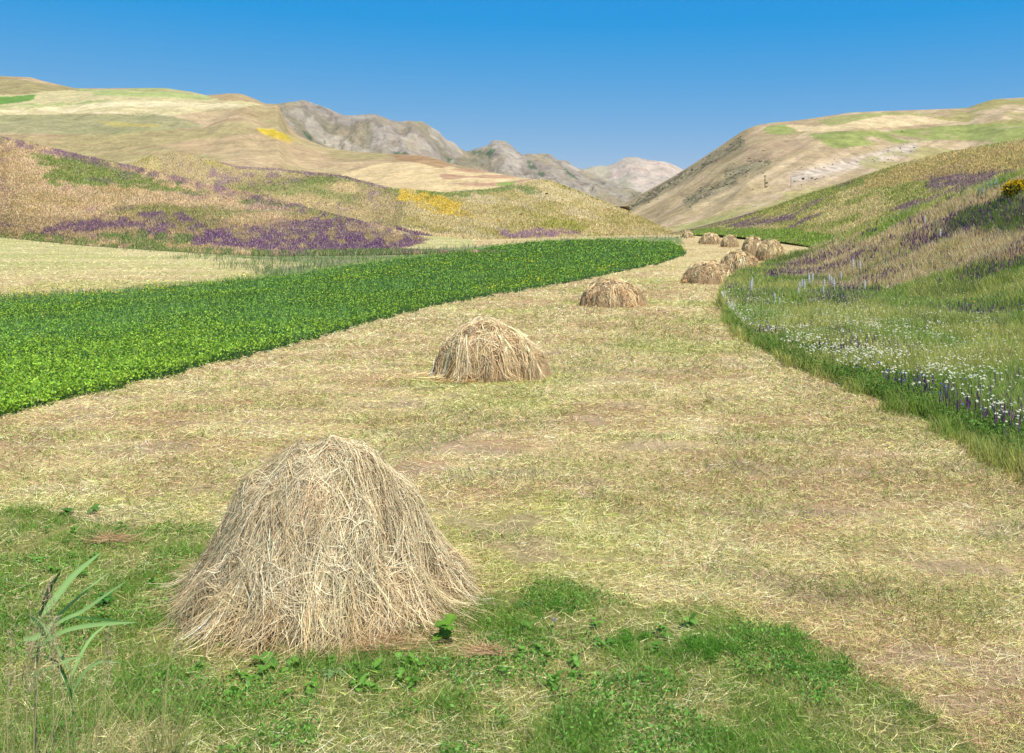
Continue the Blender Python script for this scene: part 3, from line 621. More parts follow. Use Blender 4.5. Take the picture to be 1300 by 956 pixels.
# purple spikes on the bank
pn = N4.f(H.X / 3.2, H.Y / 4.5, 4)
pz = (pip(H.px, H.py, [(960, 340), (1060, 318), (1140, 330), (1110, 400), (1030, 400), (985, 370)]) * .5 + pip(H.px, H.py, [(1100, 300), (1300, 250), (1450, 200), (1450, 370), (1300, 400), (1180, 340)]) * .45
      + pip(H.px, H.py, [(1200, 400), (1320, 370), (1450, 380), (1450, 520), (1270, 520), (1230, 470)]) * .35 + .22)
P, cl, i0, j0 = pick(H, 200000, np.clip(pz * sstep(.44, .62, pn) * (.3 + N2.f(H.X / .9, H.Y / .9, 2)), 0, 1) * .62, 2, HR - 1); n = len(P); d = P[:, 1]
P[:, 2] += rng.uniform(.28, .45, n); heads('purple_sage', P, np.maximum(.018, 1.0 * d / F), vary(mix(col(118, 66, 140), col(165, 125, 165), rng.random(n)), .25, .08), 'purple flower spikes scattered over the right bank', False, h=rng.uniform(.08, .24, n) * np.clip(d / 40, 1, 1.6))
P, cl, i0, j0 = pick(H, 5000, .02 * (H.px > 1100), 20, HR - 1); n = len(P); d = P[:, 1]
P[:, 2] += rng.uniform(.4, .6, n); heads('yellow_hawkweed', P, np.maximum(.03, 1.2 * d / F), vary(np.tile(col(240, 205, 40), (n, 1)), .1), 'scattered yellow flower heads on the right bank')

# textured cover on the middle slopes
def cover(s, name, n, label, hs, rows=None, pxr=(-340, 1680), wpx=.85, prob=None, k=1.8):
    a = Acc(); pr = np.ones((s.nr, s.nc)) if prob is None else prob
    P, cl, i0, j0 = pick(s, n, pr, 0, rows or s.nr - 7, pxr); m = len(P); d = P[:, 1]
    cc = vary(cl, .30) * k; cc = np.where((rng.random(m) < .3)[:, None], vary(np.tile(cl.mean(0) * k, (m, 1)), .3), cc)
    spk = cl[:, 2] > cl[:, 1] * 1.0
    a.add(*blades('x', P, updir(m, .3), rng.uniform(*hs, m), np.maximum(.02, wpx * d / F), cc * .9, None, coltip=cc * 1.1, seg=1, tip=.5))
    o = a.build(name, M_petal); tag(o, label, 'meadow', kind='stuff'); return o
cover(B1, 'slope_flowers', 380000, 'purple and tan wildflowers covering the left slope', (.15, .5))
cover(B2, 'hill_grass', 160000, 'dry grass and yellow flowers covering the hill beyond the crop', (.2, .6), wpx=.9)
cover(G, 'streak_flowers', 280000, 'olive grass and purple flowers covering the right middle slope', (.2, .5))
P, cl, i0, j0 = pick(A, 420000, vg * 1., 5, rows_vis); n = len(P); ac = Acc()
ac.add(*blades('x', P, updir(n, .25), rng.uniform(.3, .8, n), np.maximum(.02, .8 * P[:, 1] / F), vary(np.where((rng.random(n) < .5)[:, None], col(140, 165, 92), col(185, 185, 145)), .2), None, seg=1, tip=.4))
o = ac.build('verge_grass', M_leaf); tag(o, 'grey green grassy verge between the crop and the left slope', 'grass', kind='stuff')
# white and yellow specks on left slopes
for s, nm, cp, prb, lb in ((B1, 'white_tufts', (232, 232, 225), .0035, 'white flower tufts dotted over the left slope'), (B2, 'yellow_tufts', (225, 188, 50), None, 'yellow flowers filling the bright patch on the far hill')):
    if prb: pr = np.full((s.nr, s.nc), prb) + .03 * pip(s.px, s.py, [(240, 250), (430, 270), (560, 305), (300, 312)])
    else: pr = .30 * sstep(.4, .6, N1.f(s.px / 12, s.py / 7, 3)) * pip(s.px, s.py, [(512, 244), (540, 246), (575, 256), (606, 273), (600, 280), (560, 275), (520, 262)]) + .012 * (s.px < 520) + .1*pip(s.px, s.py, [(480, 240), (640, 250), (700, 290), (520, 280)])
    P, cl, i0, j0 = pick(s, 40000, pr, 5, s.nr - 10); n = len(P); d = P[:, 1]
    P[:, 2] += rng.uniform(.5, .8, n); heads(nm, P, 1.1 * d / F, vary(np.tile(col(*cp), (n, 1)), .1), lb, False, h=1.8 * d / F)

# ------------------------------------------------------------------ haystacks
HAYP = np.array([col(232, 216, 180), col(220, 202, 164), col(200, 180, 142), col(176, 152, 116), col(212, 208, 170), col(212, 180, 142), col(245, 235, 208)]) * 1.12
def haystack(px, dc, top_py, r, nst, label, profile, lean=0., seed=0, ao=(1, 1), tail=0., warm=0., lump=()):
    global rng
    g = np.random.default_rng(100 + seed); x0 = (px - 650) / F * dc; z0 = float(floor(dc)) - .03
    h = zof(top_py, dc) - z0; NT = Noise(200 + seed); NU = Noise(300 + seed)
    pr = np.array(profile)[::-1]; S = r / 1.35
    def shape(x, y):
        th = np.arctan2(y / ao[1], x / ao[0]); rr = np.hypot(x / ao[0], y / ao[1]) + 1e-6
        ct, st_ = np.cos(th), np.sin(th)
        k = r * (1 + .34 * (NT.f(ct * 1.4 + 5, st_ * 1.4 + 5, 3) - .5))
        k = k * (1 + tail * np.clip(np.cos(th + .2), 0, 1) ** 4 * np.clip(rr / r - .55, 0, .6))
        rn = rr / k; rn = rn * (1 + (.20 * (NU.f(ct * 3.4 + 9 + rn, st_ * 3.4 + 9, 4) - .5) + .10 * (NT.f(ct * 9 + rn * 2, st_ * 9, 2) - .5)) * np.clip(rn * 2.5, 0, 1))
        u = np.interp(rn, pr[:, 1], pr[:, 0], right=0.)
        z = u * h * (1 + .05 * (NT.f(x / .35 + 40, y / .35, 2) - .5)) + (NU.f(x / S / .22, y / S / .22, 3) - .5) * (.36 if dc < 40 else .26) * S * np.clip(u * 5, 0, 1)
        for lx, ly, lr, lh in lump: z = z + lh * np.exp(-((x - lx) ** 2 + (y - ly) ** 2) / lr ** 2)
        return z, u
    a = Acc(); nt_, nu = 128, 60
    th, q_ = np.meshgrid(np.linspace(0, 2 * math.pi, nt_, endpoint=False), np.linspace(0, 1.15, nu), indexing='ij')
    x = np.cos(th) * q_ * r * ao[0] * (1 + tail * .4 * (np.cos(th) > .5)); y = np.sin(th) * q_ * r * ao[1]; z, u = shape(x, y); z = z - .045 * S - .02 * (u < .01)
    V = np.stack([x + lean * u * h, y, z], -1) + (g.random(x.shape + (3,)) - .5) * .02
    i, j = np.meshgrid(np.arange(nt_), np.arange(nu - 1), indexing='ij'); q = np.stack([i * nu + j, i * nu + j + 1, ((i + 1) % nt_) * nu + j + 1, ((i + 1) % nt_) * nu + j], -1).reshape(-1, 4)
    a.add(V.reshape(-1, 3), q, np.tile(col(96, 74, 46) if dc < 15 else col(188, 160, 122), (nt_ * nu, 1)))  # nearest heap's core painted dark, shade put into the colour of its hollows
    # strands laid over the heap in handfuls that share a fall direction
    def strands(n, per, rlo, rhi, Lr, spread, lift, palk):
        nc = max(n // per, 20); ct = g.uniform(0, 2 * math.pi, nc); cr = r * np.sqrt(g.uniform(rlo ** 2, rhi ** 2, nc))
        cal = g.normal(0, .85, nc); cal = np.where(cr < r * .38, g.uniform(-1.7, 1.7, nc), cal); ccol = HAYP[g.integers(0, len(HAYP), nc)]; clift = g.uniform(-.02, lift, nc) * S
        w = g.integers(0, nc, n)
        X = np.cos(ct[w]) * cr[w] * ao[0] + g.normal(0, .07 * S, n); Yy = np.sin(ct[w]) * cr[w] * ao[1] + g.normal(0, .07 * S, n)
        al = np.arctan2(Yy, X) + cal[w] + g.normal(0, spread, n); L = g.uniform(*Lr, n) * S * (1 if dc < 40 else .62); curl = g.normal(0, .9, n)
        seg = 5 if n > 4000 else 3; off0 = clift[w] + g.uniform(-.02, .035, n) * S; pts = []; U0 = None
        arch = g.uniform(0, .05, n) * S
        for k in range(seg + 1):
            t = k / seg; z, u = shape(X, Yy)
            if U0 is None: U0 = u
            zz = np.maximum(z + off0 + arch * math.sin(math.pi * t), .015 + .04 * t * (1 - t))
            pts.append(np.stack([X + lean * u * h, Yy, zz], -1))
            dx, dy = np.cos(al + curl * t * .6), np.sin(al + curl * t * .6); e = .03
            s_ = (shape(X + dx * e, Yy + dy * e)[0] - z) / e; ds = L / seg / np.sqrt(1 + s_ ** 2); X = X + dx * ds; Yy = Yy + dy * ds
        pts = np.stack(pts, 1); pts[:, 1:-1] = (pts[:, :-2] + 2 * pts[:, 1:-1] + pts[:, 2:]) / 4
        pts += g.normal(size=pts.shape) * .009 * S
        tang = np.gradient(pts, axis=1); side = unit(np.cross(tang, unit(g.normal(size=(n, 1, 3)) + 1.3 * unit(pts - np.array([0, 0, h * .2])))))
        W = np.maximum(g.uniform(.003, .0065, n), (.58 if dc < 15 else .7) * dc / F)
        ww = (W[:, None] * np.linspace(1, .45, seg + 1)[None])[..., None] * .5
        Vs = np.stack([pts - side * ww, pts + side * ww], 2).reshape(-1, 3)
        b = (np.arange(n) * 2 * (seg + 1))[:, None]; Q = np.concatenate([b + np.array([2 * k, 2 * k + 1, 2 * k + 3, 2 * k + 2]) for k in range(seg)])
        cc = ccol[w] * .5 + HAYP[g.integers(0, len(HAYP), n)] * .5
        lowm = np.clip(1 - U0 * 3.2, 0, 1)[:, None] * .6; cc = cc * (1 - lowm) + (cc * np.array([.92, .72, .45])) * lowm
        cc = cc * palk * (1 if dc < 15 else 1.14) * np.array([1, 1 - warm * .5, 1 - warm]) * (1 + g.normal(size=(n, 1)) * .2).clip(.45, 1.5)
        a.add(Vs, Q, np.repeat(cc, 2 * (seg + 1), 0))
    strands(int(nst * .42), 26, 0, 1.0, (.12, .42), .8, .04, .84)  # under layer tinted darker than the upper strands, painted shade for the gaps
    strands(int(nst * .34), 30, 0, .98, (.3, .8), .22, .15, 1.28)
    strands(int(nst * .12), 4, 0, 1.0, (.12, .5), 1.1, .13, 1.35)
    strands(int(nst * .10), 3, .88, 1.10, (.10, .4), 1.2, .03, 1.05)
    m = nst // 14; th = g.uniform(0, 2 * math.pi, m); rr = r * np.sqrt(g.uniform(0, .95, m)); x = np.cos(th) * rr * ao[0]; y = np.sin(th) * rr * ao[1]; z, u = shape(x, y)
    rng_s = rng; rng = g; p = np.stack([x + lean * u * h, y, z], -1); dd = unit(np.stack([np.cos(th), np.sin(th), .5 + 0 * th], -1) + g.normal(size=(m, 3)) * .6)
    a.add(*blades('x', p, dd, g.uniform(.05, .2, m) * S, np.maximum(.0035, .5 * dc / F), HAYP[g.integers(0, len(HAYP), m)] * 1.1, None, bend=g.normal(size=(m, 3)) * .3))
    rng = rng_s
    o = a.build('haystack', M_hay); o.location = (x0, dc, z0)
    tag(o, label, 'haystack', 'haystacks set out along the mown field'); return o
DOME = [(0, 1.0), (.1, .96), (.35, .82), (.6, .66), (.8, .46), (.92, .27), (.98, .11), (1, 0)]
BELL = [(0, 1.14), (.03, 1.06), (.28, .84), (.585, .64), (.79, .45), (.90, .28), (.97, .13), (1, 0)]
ROUND = [(0, 1.0), (.2, .96), (.45, .87), (.68, .72), (.84, .52), (.94, .31), (.985, .14), (1, 0)]
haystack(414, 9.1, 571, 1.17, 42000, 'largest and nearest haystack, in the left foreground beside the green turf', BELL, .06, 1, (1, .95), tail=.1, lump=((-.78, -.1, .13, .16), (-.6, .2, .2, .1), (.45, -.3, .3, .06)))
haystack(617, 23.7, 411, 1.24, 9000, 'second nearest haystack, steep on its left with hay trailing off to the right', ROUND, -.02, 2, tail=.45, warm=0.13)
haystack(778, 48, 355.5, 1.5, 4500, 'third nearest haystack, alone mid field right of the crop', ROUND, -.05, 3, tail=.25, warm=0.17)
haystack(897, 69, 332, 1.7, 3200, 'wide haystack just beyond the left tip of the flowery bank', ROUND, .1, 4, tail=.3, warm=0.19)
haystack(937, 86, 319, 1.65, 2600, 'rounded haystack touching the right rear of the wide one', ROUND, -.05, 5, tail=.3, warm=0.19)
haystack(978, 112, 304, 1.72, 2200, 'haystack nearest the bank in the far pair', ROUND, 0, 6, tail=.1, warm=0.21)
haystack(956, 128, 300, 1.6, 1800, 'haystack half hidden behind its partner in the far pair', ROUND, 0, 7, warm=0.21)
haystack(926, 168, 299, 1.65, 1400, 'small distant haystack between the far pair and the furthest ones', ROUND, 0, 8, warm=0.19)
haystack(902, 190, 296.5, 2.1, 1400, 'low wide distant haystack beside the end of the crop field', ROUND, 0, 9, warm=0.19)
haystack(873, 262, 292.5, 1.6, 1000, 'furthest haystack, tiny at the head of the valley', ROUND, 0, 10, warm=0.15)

# ------------------------------------------------------------------ small foreground plants
def ground_z(x, y): return float(floor_xy(np.array([x]), np.array([y]))[0])
def empty(name, loc, rz=0):
    o = bpy.data.objects.new(name, None); C.objects.link(o); o.location = loc; o.rotation_euler = (0, 0, rz); return o
def leaf_mesh(name, L, W, bend, colr, parent, loc=(0, 0, 0), yaw=0, pitch=.6, lobes=0, cup=.15, seg=12, start=.0):
    t = np.linspace(0, 1, seg); wv = W * np.sin(np.pi * np.clip(t, 0, 1) ** .8) ** .8 * (1 - start) + W * start * (1 - t)
    if lobes: wv = wv * (1 + .22 * np.sin(t * lobes * 2 * np.pi))
    x = L * t * math.cos(pitch) ; z = L * t * math.sin(pitch) - bend * L * t * t
    V = []; Cl = []
    for k in range(seg):
        for sgn in (-1, -.5, 0, .5, 1):
            rip = .04 * W * math.sin(k * 1.9 + sgn * 3)
            V.append((x[k], sgn * wv[k], z[k] + abs(sgn) * cup * wv[k] + rip)); Cl.append(np.asarray(colr) * (1.15 if sgn == 0 else .95 + .08 * math.sin(k)))
    q = [(k * 5 + c, k * 5 + c + 1, (k + 1) * 5 + c + 1, (k + 1) * 5 + c) for k in range(seg - 1) for c in range(4)]
    o = mesh_np(name, np.array(V), np.array(q), colr=np.array(Cl), mat=M_leaf, parent=parent); o.location = loc; o.rotation_euler = (0, 0, yaw); return o
def tube_mesh(name, pts, rad, colr, parent=None, mat=None, sides=6):
    pts = np.array(pts, float); n = len(pts); rad = np.broadcast_to(rad, n); tg = unit(np.gradient(pts, axis=0)); ref = np.array([.3, .9, .1]); u = unit(np.cross(tg, ref)); v = np.cross(tg, u)
    an = np.arange(sides) * 2 * math.pi / sides
    V = pts[:, None] + (u[:, None] * np.cos(an)[None, :, None] + v[:, None] * np.sin(an)[None, :, None]) * rad[:, None, None]
    q = [(k * sides + s, k * sides + (s + 1) % sides, (k + 1) * sides + (s + 1) % sides, (k + 1) * sides + s) for k in range(n - 1) for s in range(sides)]
    return mesh_np(name, V.reshape(-1, 3), np.array(q), colr=np.tile(colr, (n * sides, 1)), mat=mat or M_hay, parent=parent)
# reed plant rising at the left
def p_at(px, py, d): return np.array([(px - 650) / F * d, d, zof(py, d)])
reed = empty('reed_plant', tuple(p_at(48, 0, 5.2)[:2]) + (ground_z(*p_at(48, 0, 5.2)[:2]),)); tag(reed, 'green reed with long blades at the lower left edge', 'reed')
def ribbon(name, pts, widths, colr, parent, side=None, fold=.25, mat=None):
    pts = np.array(pts, float); n = len(pts); tg = unit(np.gradient(pts, axis=0)); sd = unit(np.cross(tg, np.array(side if side is not None else (0, -1, .3))))
    up = np.cross(sd, tg); W = np.array(widths)[:, None]
    V = np.stack([pts - sd * W + up * W * fold, pts, pts + sd * W + up * W * fold], 1).reshape(-1, 3)
    q = [(k * 3 + c, k * 3 + c + 1, (k + 1) * 3 + c + 1, (k + 1) * 3 + c) for k in range(n - 1) for c in range(2)]
    c = np.tile(colr, (n * 3, 1)); c[1::3] *= 1.2
    return mesh_np(name, V, np.array(q), colr=c, mat=mat or M_leaf, parent=parent)
def rib_px(name, ctrl, wpx, d, colr, root, dd=0., **k):
    """a blade through a few points given as (px, py) at distance d, local to root"""
    c = np.array([p_at(a, b, d + dd * i / max(1, len(ctrl) - 1)) for i, (a, b) in enumerate(ctrl)]) - np.array(root.location)
    t = np.linspace(0, 1, 16); kk = np.linspace(0, 1, len(c)); pts = np.stack([np.interp(t, kk, c[:, i]) for i in range(3)], 1)
    for _ in range(3): pts[1:-1] = (pts[:-2] + 2 * pts[1:-1] + pts[2:]) / 4
    W = wpx * .72 / F * d * np.sin(np.pi * (.12 + .88 * t)) ** .7 * .5
    return ribbon(name, pts, W, colr, root, **k)
RG = col(165, 205, 125); RD = col(70, 115, 58)
st = tube_mesh('stem', [p_at(48, 980, 5.2) - np.array(reed.location) + np.array([0, 0, -.4]), p_at(45, 880, 5.2) - np.array(reed.location), p_at(50, 790, 5.2) - np.array(reed.location), p_at(62, 740, 5.2) - np.array(reed.location)], [.006, .006, .005, .003], col(175, 190, 125), reed)
rib_px('blade', [(50, 785), (70, 760), (95, 728), (130, 700)], 13, 5.2, RG, reed, .2)
rib_px('blade', [(50, 782), (58, 762), (66, 742), (78, 725)], 9, 5.1, RD, reed, -.1)
rib_px('blade', [(45, 805), (62, 798), (80, 775), (118, 742), (140, 726)], 5, 5.3, RG, reed, .25)
rib_px('blade', [(48, 808), (85, 783), (100, 780), (130, 758), (163, 736)], 7, 5.2, RG, reed, .1)
rib_px('blade', [(48, 812), (75, 782), (110, 784), (150, 789), (175, 791)], 4, 5.2, RD * 1.5, reed, .1)
rib_px('blade', [(48, 820), (80, 800), (110, 794), (145, 791), (175, 790)], 8, 5.0, RG, reed, .1)
rib_px('blade', [(38, 782), (46, 788), (55, 800), (66, 828)], 5, 5.2, RD * 1.3, reed, -.1)
rib_px('blade', [(30, 812), (50, 808), (62, 798), (72, 782)], 12, 5.1, RG * .9, reed, .1)
rib_px('blade', [(40, 858), (70, 845), (90, 836), (110, 833)], 5, 5.0, RG * .9, reed, .1)
reed2 = empty('reed_plant', tuple(p_at(95, 0, 5.6)[:2]) + (ground_z(*p_at(95, 0, 5.6)[:2]),)); tag(reed2, 'lower reed with a few drooping blades, right of the taller reed', 'reed')
tube_mesh('stem', [p_at(95, 940, 5.6) - np.array(reed2.location) + np.array([0, 0, -.25]), p_at(92, 880, 5.6) - np.array(reed2.location), p_at(88, 820, 5.6) - np.array(reed2.location)], [.005, .004, .003], col(175, 190, 125), reed2)
rib_px('blade', [(88, 850), (72, 820), (60, 796), (38, 780)], 7, 5.6, RG, reed2, .1)
rib_px('blade', [(90, 860), (104, 828), (118, 806), (142, 788)], 6, 5.6, RG * 1.1, reed2, .15)
rib_px('blade', [(92, 880), (108, 850), (130, 838), (158, 842)], 6, 5.6, RG * .8, reed2, .1)
rib_px('blade', [(93, 890), (80, 852), (70, 838), (50, 832)], 6, 5.6, RD * 1.6, reed2, .1)
# tall dry grasses at the lower left, each its own plant
drylab = [('tall bleached grass stalk standing in front of the green reed', 84, 742, 4.9), ('dry seed grass arching at the far lower left corner', 6, 772, 4.7),
          ('dry seed grass between the corner and the green reed', 30, 775, 4.8), ('short dry grass stalk right of the reed, near the bottom edge', 120, 800, 5.3),
          ('pale grass clump rooted left of the reed stem', 40, 760, 4.9), ('leaning pale grass in front of the lower reed blades', 66, 790, 5.0), ('faded grass at the left edge under the reed blades', 14, 800, 5.2),
          ('thin dry stalk below the left foot of the big haystack', 205, 780, 6.0)]
for lb, px, top, d in drylab:
    x, y = (px - 650) / F * d, d; z = ground_z(x, y); r_ = empty('dry_grass', (x, y, z)); tag(r_, lb, 'dry grass', 'dry grasses in the lower left foreground')
    h = zof(top, d) - z; hx = rng.normal(0, .04)
    tube_mesh('stalk', [(0, 0, 0), (.01, 0, h * .5), (hx, .02, h * .85), (hx * 1.6, .03, h)], [.003, .0028, .002, .0014], col(205, 190, 140), r_)
    a = Acc(); m = 160; t = rng.uniform(.72, 1.02, m); p = np.stack([hx * 1.6 * t, .03 * t, h * t], 1) + rng.normal(size=(m, 3)) * .014
    a.add(*blades('x', p, unit(rng.normal(size=(m, 3)) * .5 + np.array([.3, 0, .8])), rng.uniform(.015, .05, m), .0035, vary(np.tile(col(215, 195, 155), (m, 1)), .15), None)); a.build('seed_head', M_hay, r_)
    a = Acc(); m = 150; p = rng.normal(size=(m, 3)) * .07; p[:, 2] = 0
    a.add(*blades('x', p, updir(m, .35), rng.uniform(.25, .85, m) * h, .0045, vary(np.where((rng.random(m) < .6)[:, None], col(200, 188, 130), col(140, 158, 80)), .15), None, bend=flatdir(m, 0) * .35, seg=5)); a.build('leaf_tuft', M_hay, r_)
x, y, z = spot(247, 738); r_ = empty('dry_stalk', (x, y, ground_z(x, y))); tag(r_, 'single bare upright straw stalk left of the big haystack', 'stalk')
tube_mesh('stem', [(0, 0, 0), (-.005, 0, .2), (-.012, 0, zof(668, y) - z)], [.003, .0025, .002], col(205, 190, 140), r_)
# broad-leaved weeds
def weed(px, py, lb, nl, L, W, colr, tall=.0, lobes=2, pit=(.3, 1.0)):
    x, y, z = spot(px, py); r_ = empty('broadleaf_weed', (x, y, ground_z(x, y)), rng.uniform(0, 6)); tag(r_, lb, 'weed', 'broad leaved weeds near the big haystack')
    for k in range(nl):
        leaf_mesh('leaf', L * rng.uniform(.7, 1.15), W * rng.uniform(.8, 1.2), rng.uniform(.25, .7), np.array(colr) * rng.uniform(1.25, 1.8), r_, (0, 0, tall * k / nl + .01), k * 2.4 + rng.uniform(-.3, .3), rng.uniform(*pit), lobes)
weed(567, 812, 'broad leaved weed at the right foot of the big haystack', 9, .15, .055, col(105, 145, 50), .16)
weed(336, 838, 'large single leaved dock under the front of the big haystack', 3, .17, .06, col(90, 140, 55), .03, 0)
weed(425, 850, 'low grey green thistle rosette in front of the big haystack', 10, .16, .03, col(120, 150, 95), .02, 5, (.1, .5))
weed(135, 768, 'dark leafy weed between the reed and the big haystack', 12, .11, .035, col(70, 125, 45), .1, 4)
weed(665, 768, 'dark leaf clump at the edge of the turf right of the big haystack', 4, .12, .04, col(65, 105, 45), .02, 0, (.1, .4))
weed(120, 650, 'small leafy weed on the mown ground at the left', 6, .12, .04, col(90, 130, 55), .05, 2)
weed(85, 652, 'leafy clump on the mown ground left of the small weed', 8, .13, .04, col(85, 125, 50), .05, 2)
def weedling(px, py, lb, grp, k0):
    x, y, z = spot(px, py); r_ = empty('leafy_weed', (x, y, ground_z(x, y)), rng.uniform(0, 6)); tag(r_, lb, 'weed', grp); L0 = rng.uniform(.06, .11)
    for k in range(rng.integers(6, 11)):
        leaf_mesh('leaf', L0 * rng.uniform(.6, 1.2), L0 * rng.uniform(.22, .34), rng.uniform(.1, .8), col(118, 168, 66) * rng.uniform(.8, 1.5), r_, (rng.normal(0, .015), rng.normal(0, .015), .06 * rng.random()), k * 2.4 + rng.uniform(-.4, .4), rng.uniform(.1, 1.1), int(rng.integers(0, 4)), seg=7)
for k in range(26): weedling(rng.uniform(250, 530), rng.uniform(838, 885), 'leafy weed in the weedy strip in front of the big haystack', 'leafy weeds in front of the big haystack', k)
for k in range(22): weedling(rng.uniform(610, 960), rng.uniform(785, 880), 'leafy weed in the turf right of the big haystack', 'leafy weeds right of the big haystack', k)
for k in range(18): weedling(rng.uniform(20, 255), rng.uniform(668, 800), 'leafy weed in the turf left of the big haystack', 'leafy weeds left of the big haystack', k)
# feathery bushy tufts: several leaning sub-clumps of fine stems with small side leaves
for px, py, r, h, lb in ((905, 832, .17, .24, 'feathery bright green bush standing out of the turf'), (795, 812, .26, .10, 'low fluffy green tuft left of the feathery bush'), (690, 775, .30, .12, 'wide green tuft at the top edge of the turf'), (1040, 850, .26, .10, 'low green tuft at the right end of the turf')):
    x, y, z = spot(px, py); a = Acc(); k = 11; cx = rng.normal(0, r * .5, k); cy = rng.normal(0, r * .35, k); hk = h * rng.uniform(.45, 1.15, k) * np.exp(-(cx / r) ** 2 * .5)
    m = 1500; w_ = rng.integers(0, k, m); p = np.stack([cx[w_] + rng.normal(0, .025, m), cy[w_] + rng.normal(0, .025, m), 0 * cx[w_]], 1)
    dd = unit(np.stack([cx[w_] / r * .5, cy[w_] / r * .5, 1 + 0 * cx[w_]], 1) + rng.normal(size=(m, 3)) * .4); hh_ = hk[w_] * rng.uniform(.4, 1.1, m)
    cc = mix(np.tile(col(110, 170, 58), (m, 1)), np.tile(col(205, 205, 130), (m, 1)), (rng.random(m) < .07) * 1.)
    a.add(*blades('x', p, dd, hh_, .0032, vary(cc, .25), None, bend=rng.normal(size=(m, 3)) * .25, coltip=vary(cc * 1.25, .1), seg=3))
    q_ = p + dd * hh_[:, None] * rng.uniform(.3, 1., (m, 1)) + rng.normal(size=(m, 3)) * .012; a.add(*flakes(q_, rng.uniform(.004, .011, m), vary(np.tile(col(125, 188, 66), (m, 1)), .25), .5, .4))
    o = a.build('grass_tuft', M_leaf); o.location = (x, y, ground_z(x, y)); tag(o, lb, 'tuft', 'green tufts in the foreground turf')
# small heaps of fallen hay
for px, py, r, lb in ((616, 830, .13, 'little orange tan wisp of hay lying on the turf'), (480, 822, .30, 'flat bundle of straw lying along the front foot of the big haystack'), (140, 690, .2, 'pale streak of loose hay on the green turf at the left')):
    x, y, z = spot(px, py); m = 420; a = Acc(); p = rng.normal(size=(m, 3)) * np.array([r * .6, r * .3, .01]); p[:, 2] = np.abs(p[:, 2]) + .03 * np.exp(-(p[:, 0] / r) ** 2) + .02
    dd = flatdir(m, .12); dd[:, 1] *= .4; a.add(*blades('x', p, unit(dd), rng.uniform(.08, .3, m) * (r / .2) ** .5, .0045, vary(np.tile(col(222, 188, 142), (m, 1)), .15), None, bend=rng.normal(size=(m, 3)) * .1, seg=3))
    o = a.build('hay_wisp', M_hay); o.location = (x, y, ground_z(x, y)); tag(o, lb, 'hay')
# dandelion clock
x, y, z = spot(704, 800); r_ = empty('dandelion', (x, y, ground_z(x, y))); tag(r_, 'single white dandelion seed head in the turf', 'dandelion')
tube_mesh('stem', [(0, 0, 0), (.004, 0, .05), (0, 0, .09)], .0015, col(140, 150, 90), r_)
m = 260; dd = unit(rng.normal(size=(m, 3))); a = Acc(); a.add(*blades('x', np.tile([0, 0, .105], (m, 1)), dd, .018, .002, np.tile(col(235, 235, 228), (m, 1)), None, tip=2.5)); a.build('seed_head', M_petal, r_)

# white flower spikes on the bank (one thing each)
def bank_z(px, py):
    k = np.argmin((H.px[:HR - 2] - px) ** 2 * 4 + (H.py[:HR - 2] - py) ** 2); return H.V[:HR - 2].reshape(-1, 3)[k]
def spike_proto():
    r_ = empty('white_flower_spike', (0, 0, 0)); tube_mesh('stem', [(0, 0, 0), (.01, 0, .45), (0, 0, .75)], .01, col(120, 140, 75), r_, M_leaf)
    a = Acc(); m = 260; t = rng.random(m); ph = rng.uniform(0, 6.28, m); rr = .045 * np.sin(np.pi * (.15 + .8 * t)) + .01
    p = np.stack([np.cos(ph) * rr, np.sin(ph) * rr, .6 + .5 * t], 1); a.add(*flakes(p, .028, vary(np.tile(col(250, 246, 244) * 1.3, (m, 1)), .04, .01), 1.0, .8)); tb = np.linspace(0, 1, 8); cn = np.array([[math.cos(k_ * math.pi / 3) * .034 * math.sin(math.pi * (.1 + .85 * t_)), math.sin(k_ * math.pi / 3) * .034 * math.sin(math.pi * (.1 + .85 * t_)), .6 + .52 * t_] for t_ in tb for k_ in range(6)])
    a.add(cn, np.array([(i_ * 6 + k_, i_ * 6 + (k_ + 1) % 6, (i_ + 1) * 6 + (k_ + 1) % 6, (i_ + 1) * 6 + k_) for i_ in range(7) for k_ in range(6)]), np.tile([.86, .85, .82], (48, 1))); a.build('blossom', M_white, r_); return r_
sp = spike_proto()
SP = [(955, 367), (953, 375), (983, 385), (1013, 379), (1015, 370), (1021, 373), (1027, 366), (1031, 362), (1046, 365), (1052, 362), (1056, 363), (1068, 358), (1059, 372), (1083, 345), (1091, 347), (1097, 372), (1018, 366), (990, 390), (1174, 287), (1194, 305), (1045, 378)]
side = ['tall white flower spike just behind the left tip of the bank', 'short white flower spike just behind the left tip of the bank', 'lone white flower spike low in the grass left of the main cluster']
clus = 'white flower spike in the cluster near the purple spikes on the bank'
